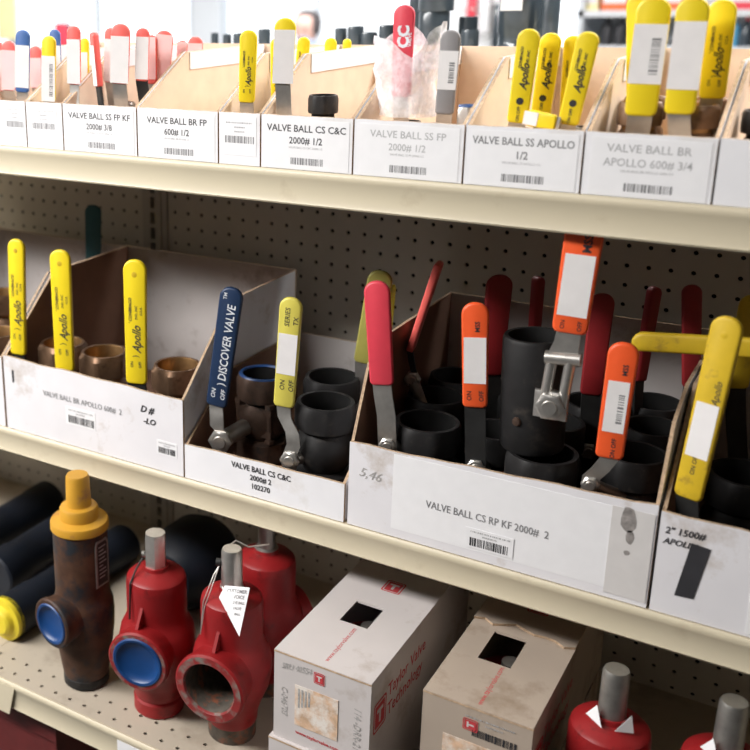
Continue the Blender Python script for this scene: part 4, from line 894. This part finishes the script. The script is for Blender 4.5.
for x_, m_, cp, lb in ((455, 'sky_blue_bottle', 'paper', 'light blue bottle on background shelf at right'), (492, 'bg_black', 'red_grip', 'black bottle with red cap beside the blue bottle'), (530, 'bg_black', 'print_black', 'black bottle at far right frame edge'), (80, 'shoe_black', 'shoe_black', 'small black bottle, left of pair on background shelf'), (122, 'shoe_black', 'shoe_black', 'small black bottle, right of pair on background shelf')):
    bottle(lb, x_, m_, cp)
# hanging merchandise
def hanging(label, x, z0, z1, w, m_, y=2500):
    r = thing('hanging_pack', label, 'pack', (x, y, z0), 'hanging packs in the background')
    q = MB(); q.slab([(-w / 2, z0), (w / 2, z0), (w / 2, z1), (-w / 2, z1)], (x, y, 0), X_, Z_, -Y_, 14, 4); q.build('pouch', m_, r, smooth=30)
    q = MB(); q.box((x - w * .35, y - 4, z1), (x + w * .35, y + 2, z1 + 26)); q.build('header_card', 'paper', r, smooth=0)
hr = thing('display_rack', 'white wire rack with hanging packs behind the grey handle', 'rack', (-330, 2560, FLOOR))
q = MB(); q.box((-480, 2540, FLOOR), (-180, 2556, 620)); q.build('panel', 'white_wall', hr, smooth=0)
for z in (330, 230, 130):
    for x_ in (-440, -380, -320, -260):
        q = MB(); q.tube([(x_, 2540, z), (x_, 2440, z + 4)], 3, 6); q.build('hook', 'steel', hr)
hanging('red hanging pack on the background rack', -398, 170, 300, 34, 'red_grip')
hanging('white hanging pack beside the red one', -350, 150, 290, 36, 'paper')
hanging('black hanging cable pack on the background rack', -305, 80, 250, 26, 'bg_black')
hanging('pale yellow hanging pack on the background rack', -262, 150, 290, 30, 'pale_yellow_box')
hanging('lime hanging pack low on the background rack', -235, 60, 130, 40, 'lime_grip', 2470)
# left: yellow banner, red poster, sign and door closer
r = thing('banner', 'pale yellow hanging banner at top left corner', 'banner', (-2690, 2500, -80)); q = MB(); q.slab([(-60, 110), (62, 110), (70, 520), (-60, 520)], (-2660, 2500, 0), X_, Z_, -Y_, 20, 5); q.build('cloth', 'pale_yellow_box', r, smooth=0)
q = MB(); q.tube([(-2760, 2500, 525), (-2560, 2500, 525)], 8, 8); q.build('rod', 'steel', r)
q = MB(); q.tube([(-2750, 2500, FLOOR), (-2750, 2500, 525)], 10, 8); q.build('post', 'steel', r)
r = thing('sign_board', 'small red sign board with dark frame behind left handles', 'sign', (-3900, 4400, FLOOR))
q = MB(); q.box((-3985, 4400, -40), (-3860, 4430, 122)); q.build('frame', 'bg_black', r, smooth=0); q = MB(); q.box((-3975, 4396, -30), (-3870, 4400, 112)); q.build('face', 'red_grip', r, smooth=0)
q = MB(); q.tube([(-3922, 4415, FLOOR), (-3922, 4415, -40)], 20, 10); q.build('post', 'steel', r)

# ================================================================== PERSON in the background
px_, py_ = -2345, 5000
r = thing('person', 'dark haired person in blue shirt standing far behind the shelf', 'person', (px_, py_, FLOOR))
def skin_mesh(name, pts, edges, rad, m_, parent, lv=2):
    me = bpy.data.meshes.new(name); o = ORG[parent.name]
    me.from_pydata([(Vector(p) - o) * .001 for p in pts], edges, []); me.materials.append(MATS[m_])
    ob = bpy.data.objects.new(name, me); COL.objects.link(ob); ob.parent = parent; ORG[ob.name] = o
    md = ob.modifiers.new('skin', 'SKIN'); md.use_smooth_shade = True
    for i, v in enumerate(me.skin_vertices[0].data):
        q = rad[i]; v.radius = (q[0] * .001, q[1] * .001) if isinstance(q, tuple) else (q * .001, q * .001); v.use_root = (i == 0)
    sd = ob.modifiers.new('sub', 'SUBSURF'); sd.levels = lv; sd.render_levels = lv
    return ob
Hh = 1500.0; bx0, by0, fz = px_, py_, FLOOR
hp = lambda x, y, h: (bx0 + x, by0 + y, fz + h * Hh)
pts = [hp(0, 0, .53), hp(0, 0, .63), hp(0, 0, .74), hp(0, 0, .81), hp(0, -5, .85), hp(0, -12, .885), hp(0, -14, .93), hp(0, -8, .965),
       hp(-150, 0, .79), hp(-175, 0, .64), hp(-165, -70, .50), hp(-160, -100, .46), hp(150, 0, .79), hp(175, 0, .64), hp(165, -70, .50), hp(160, -100, .46),
       hp(-75, 0, .49), hp(-80, -6, .28), hp(-85, 10, .05), hp(-85, -100, .018), hp(75, 0, .49), hp(80, -6, .28), hp(85, 10, .05), hp(85, -100, .018)]
ed = [(0, 1), (1, 2), (2, 3), (3, 4), (4, 5), (5, 6), (6, 7), (3, 8), (8, 9), (9, 10), (10, 11), (3, 12), (12, 13), (13, 14), (14, 15), (0, 16), (16, 17), (17, 18), (18, 19), (0, 20), (20, 21), (21, 22), (22, 23)]
rad = [(130, 90), (120, 82), (135, 92), (95, 70), 50, (68, 80), (76, 92), (55, 66), 50, 40, 30, 26, 50, 40, 30, 26, 72, 54, 34, 30, 72, 54, 34, 30]
bo = skin_mesh('body', pts, ed, rad, 'shirt', r); bo['label'] = 'blue shirt and trousers'
hd = MB(); hc = V(bx0, by0 - 12, fz + .928 * Hh)
def hf(t, rr, h): return rr * (1.0 + .12 * max(0, math.cos(t - math.pi / 2 * 3)))
hd.lathe([(0, -108), (30, -104), (52, -84), (66, -48), (76, 0), (78, 40), (66, 78), (38, 100), (0, 108)], hc, Z_, 28, hf)
hd.lathe([(0, 30), (11, 22), (14, 8), (12, 0)], hc + V(0, -80, -26), V(0, -1, -.2), 12); ho = hd.build('head', 'skin', r, smooth=80)
for s_ in (-1, 1):
    e_ = MB(); e_.lathe([(0, 6), (7, 5), (10, 0)], hc + V(s_ * 30, -80, 2), V(0, -1, 0), 12); e_.build('eye', 'print_black', ho)
    e_ = MB(); e_.lathe([(0, -6), (16, -5), (26, 0), (16, 6), (0, 8)], hc + V(s_ * 76, 6, -6), V(s_, 0, 0), 14); e_.build('ear', 'skin', ho)
e_ = MB(); e_.tube([hc + V(-24, -80, -58), hc + V(0, -88, -60), hc + V(24, -80, -58)], [3, 5, 3], 8); e_.build('mouth', 'red_paint', ho)
ha = MB(); ha.lathe([(78, -44), (90, -10), (94, 30), (82, 82), (48, 110), (0, 118)], hc + V(0, 14, 6), V(0, .12, 1), 28); ha.build('hair', 'hair', r, smooth=80)
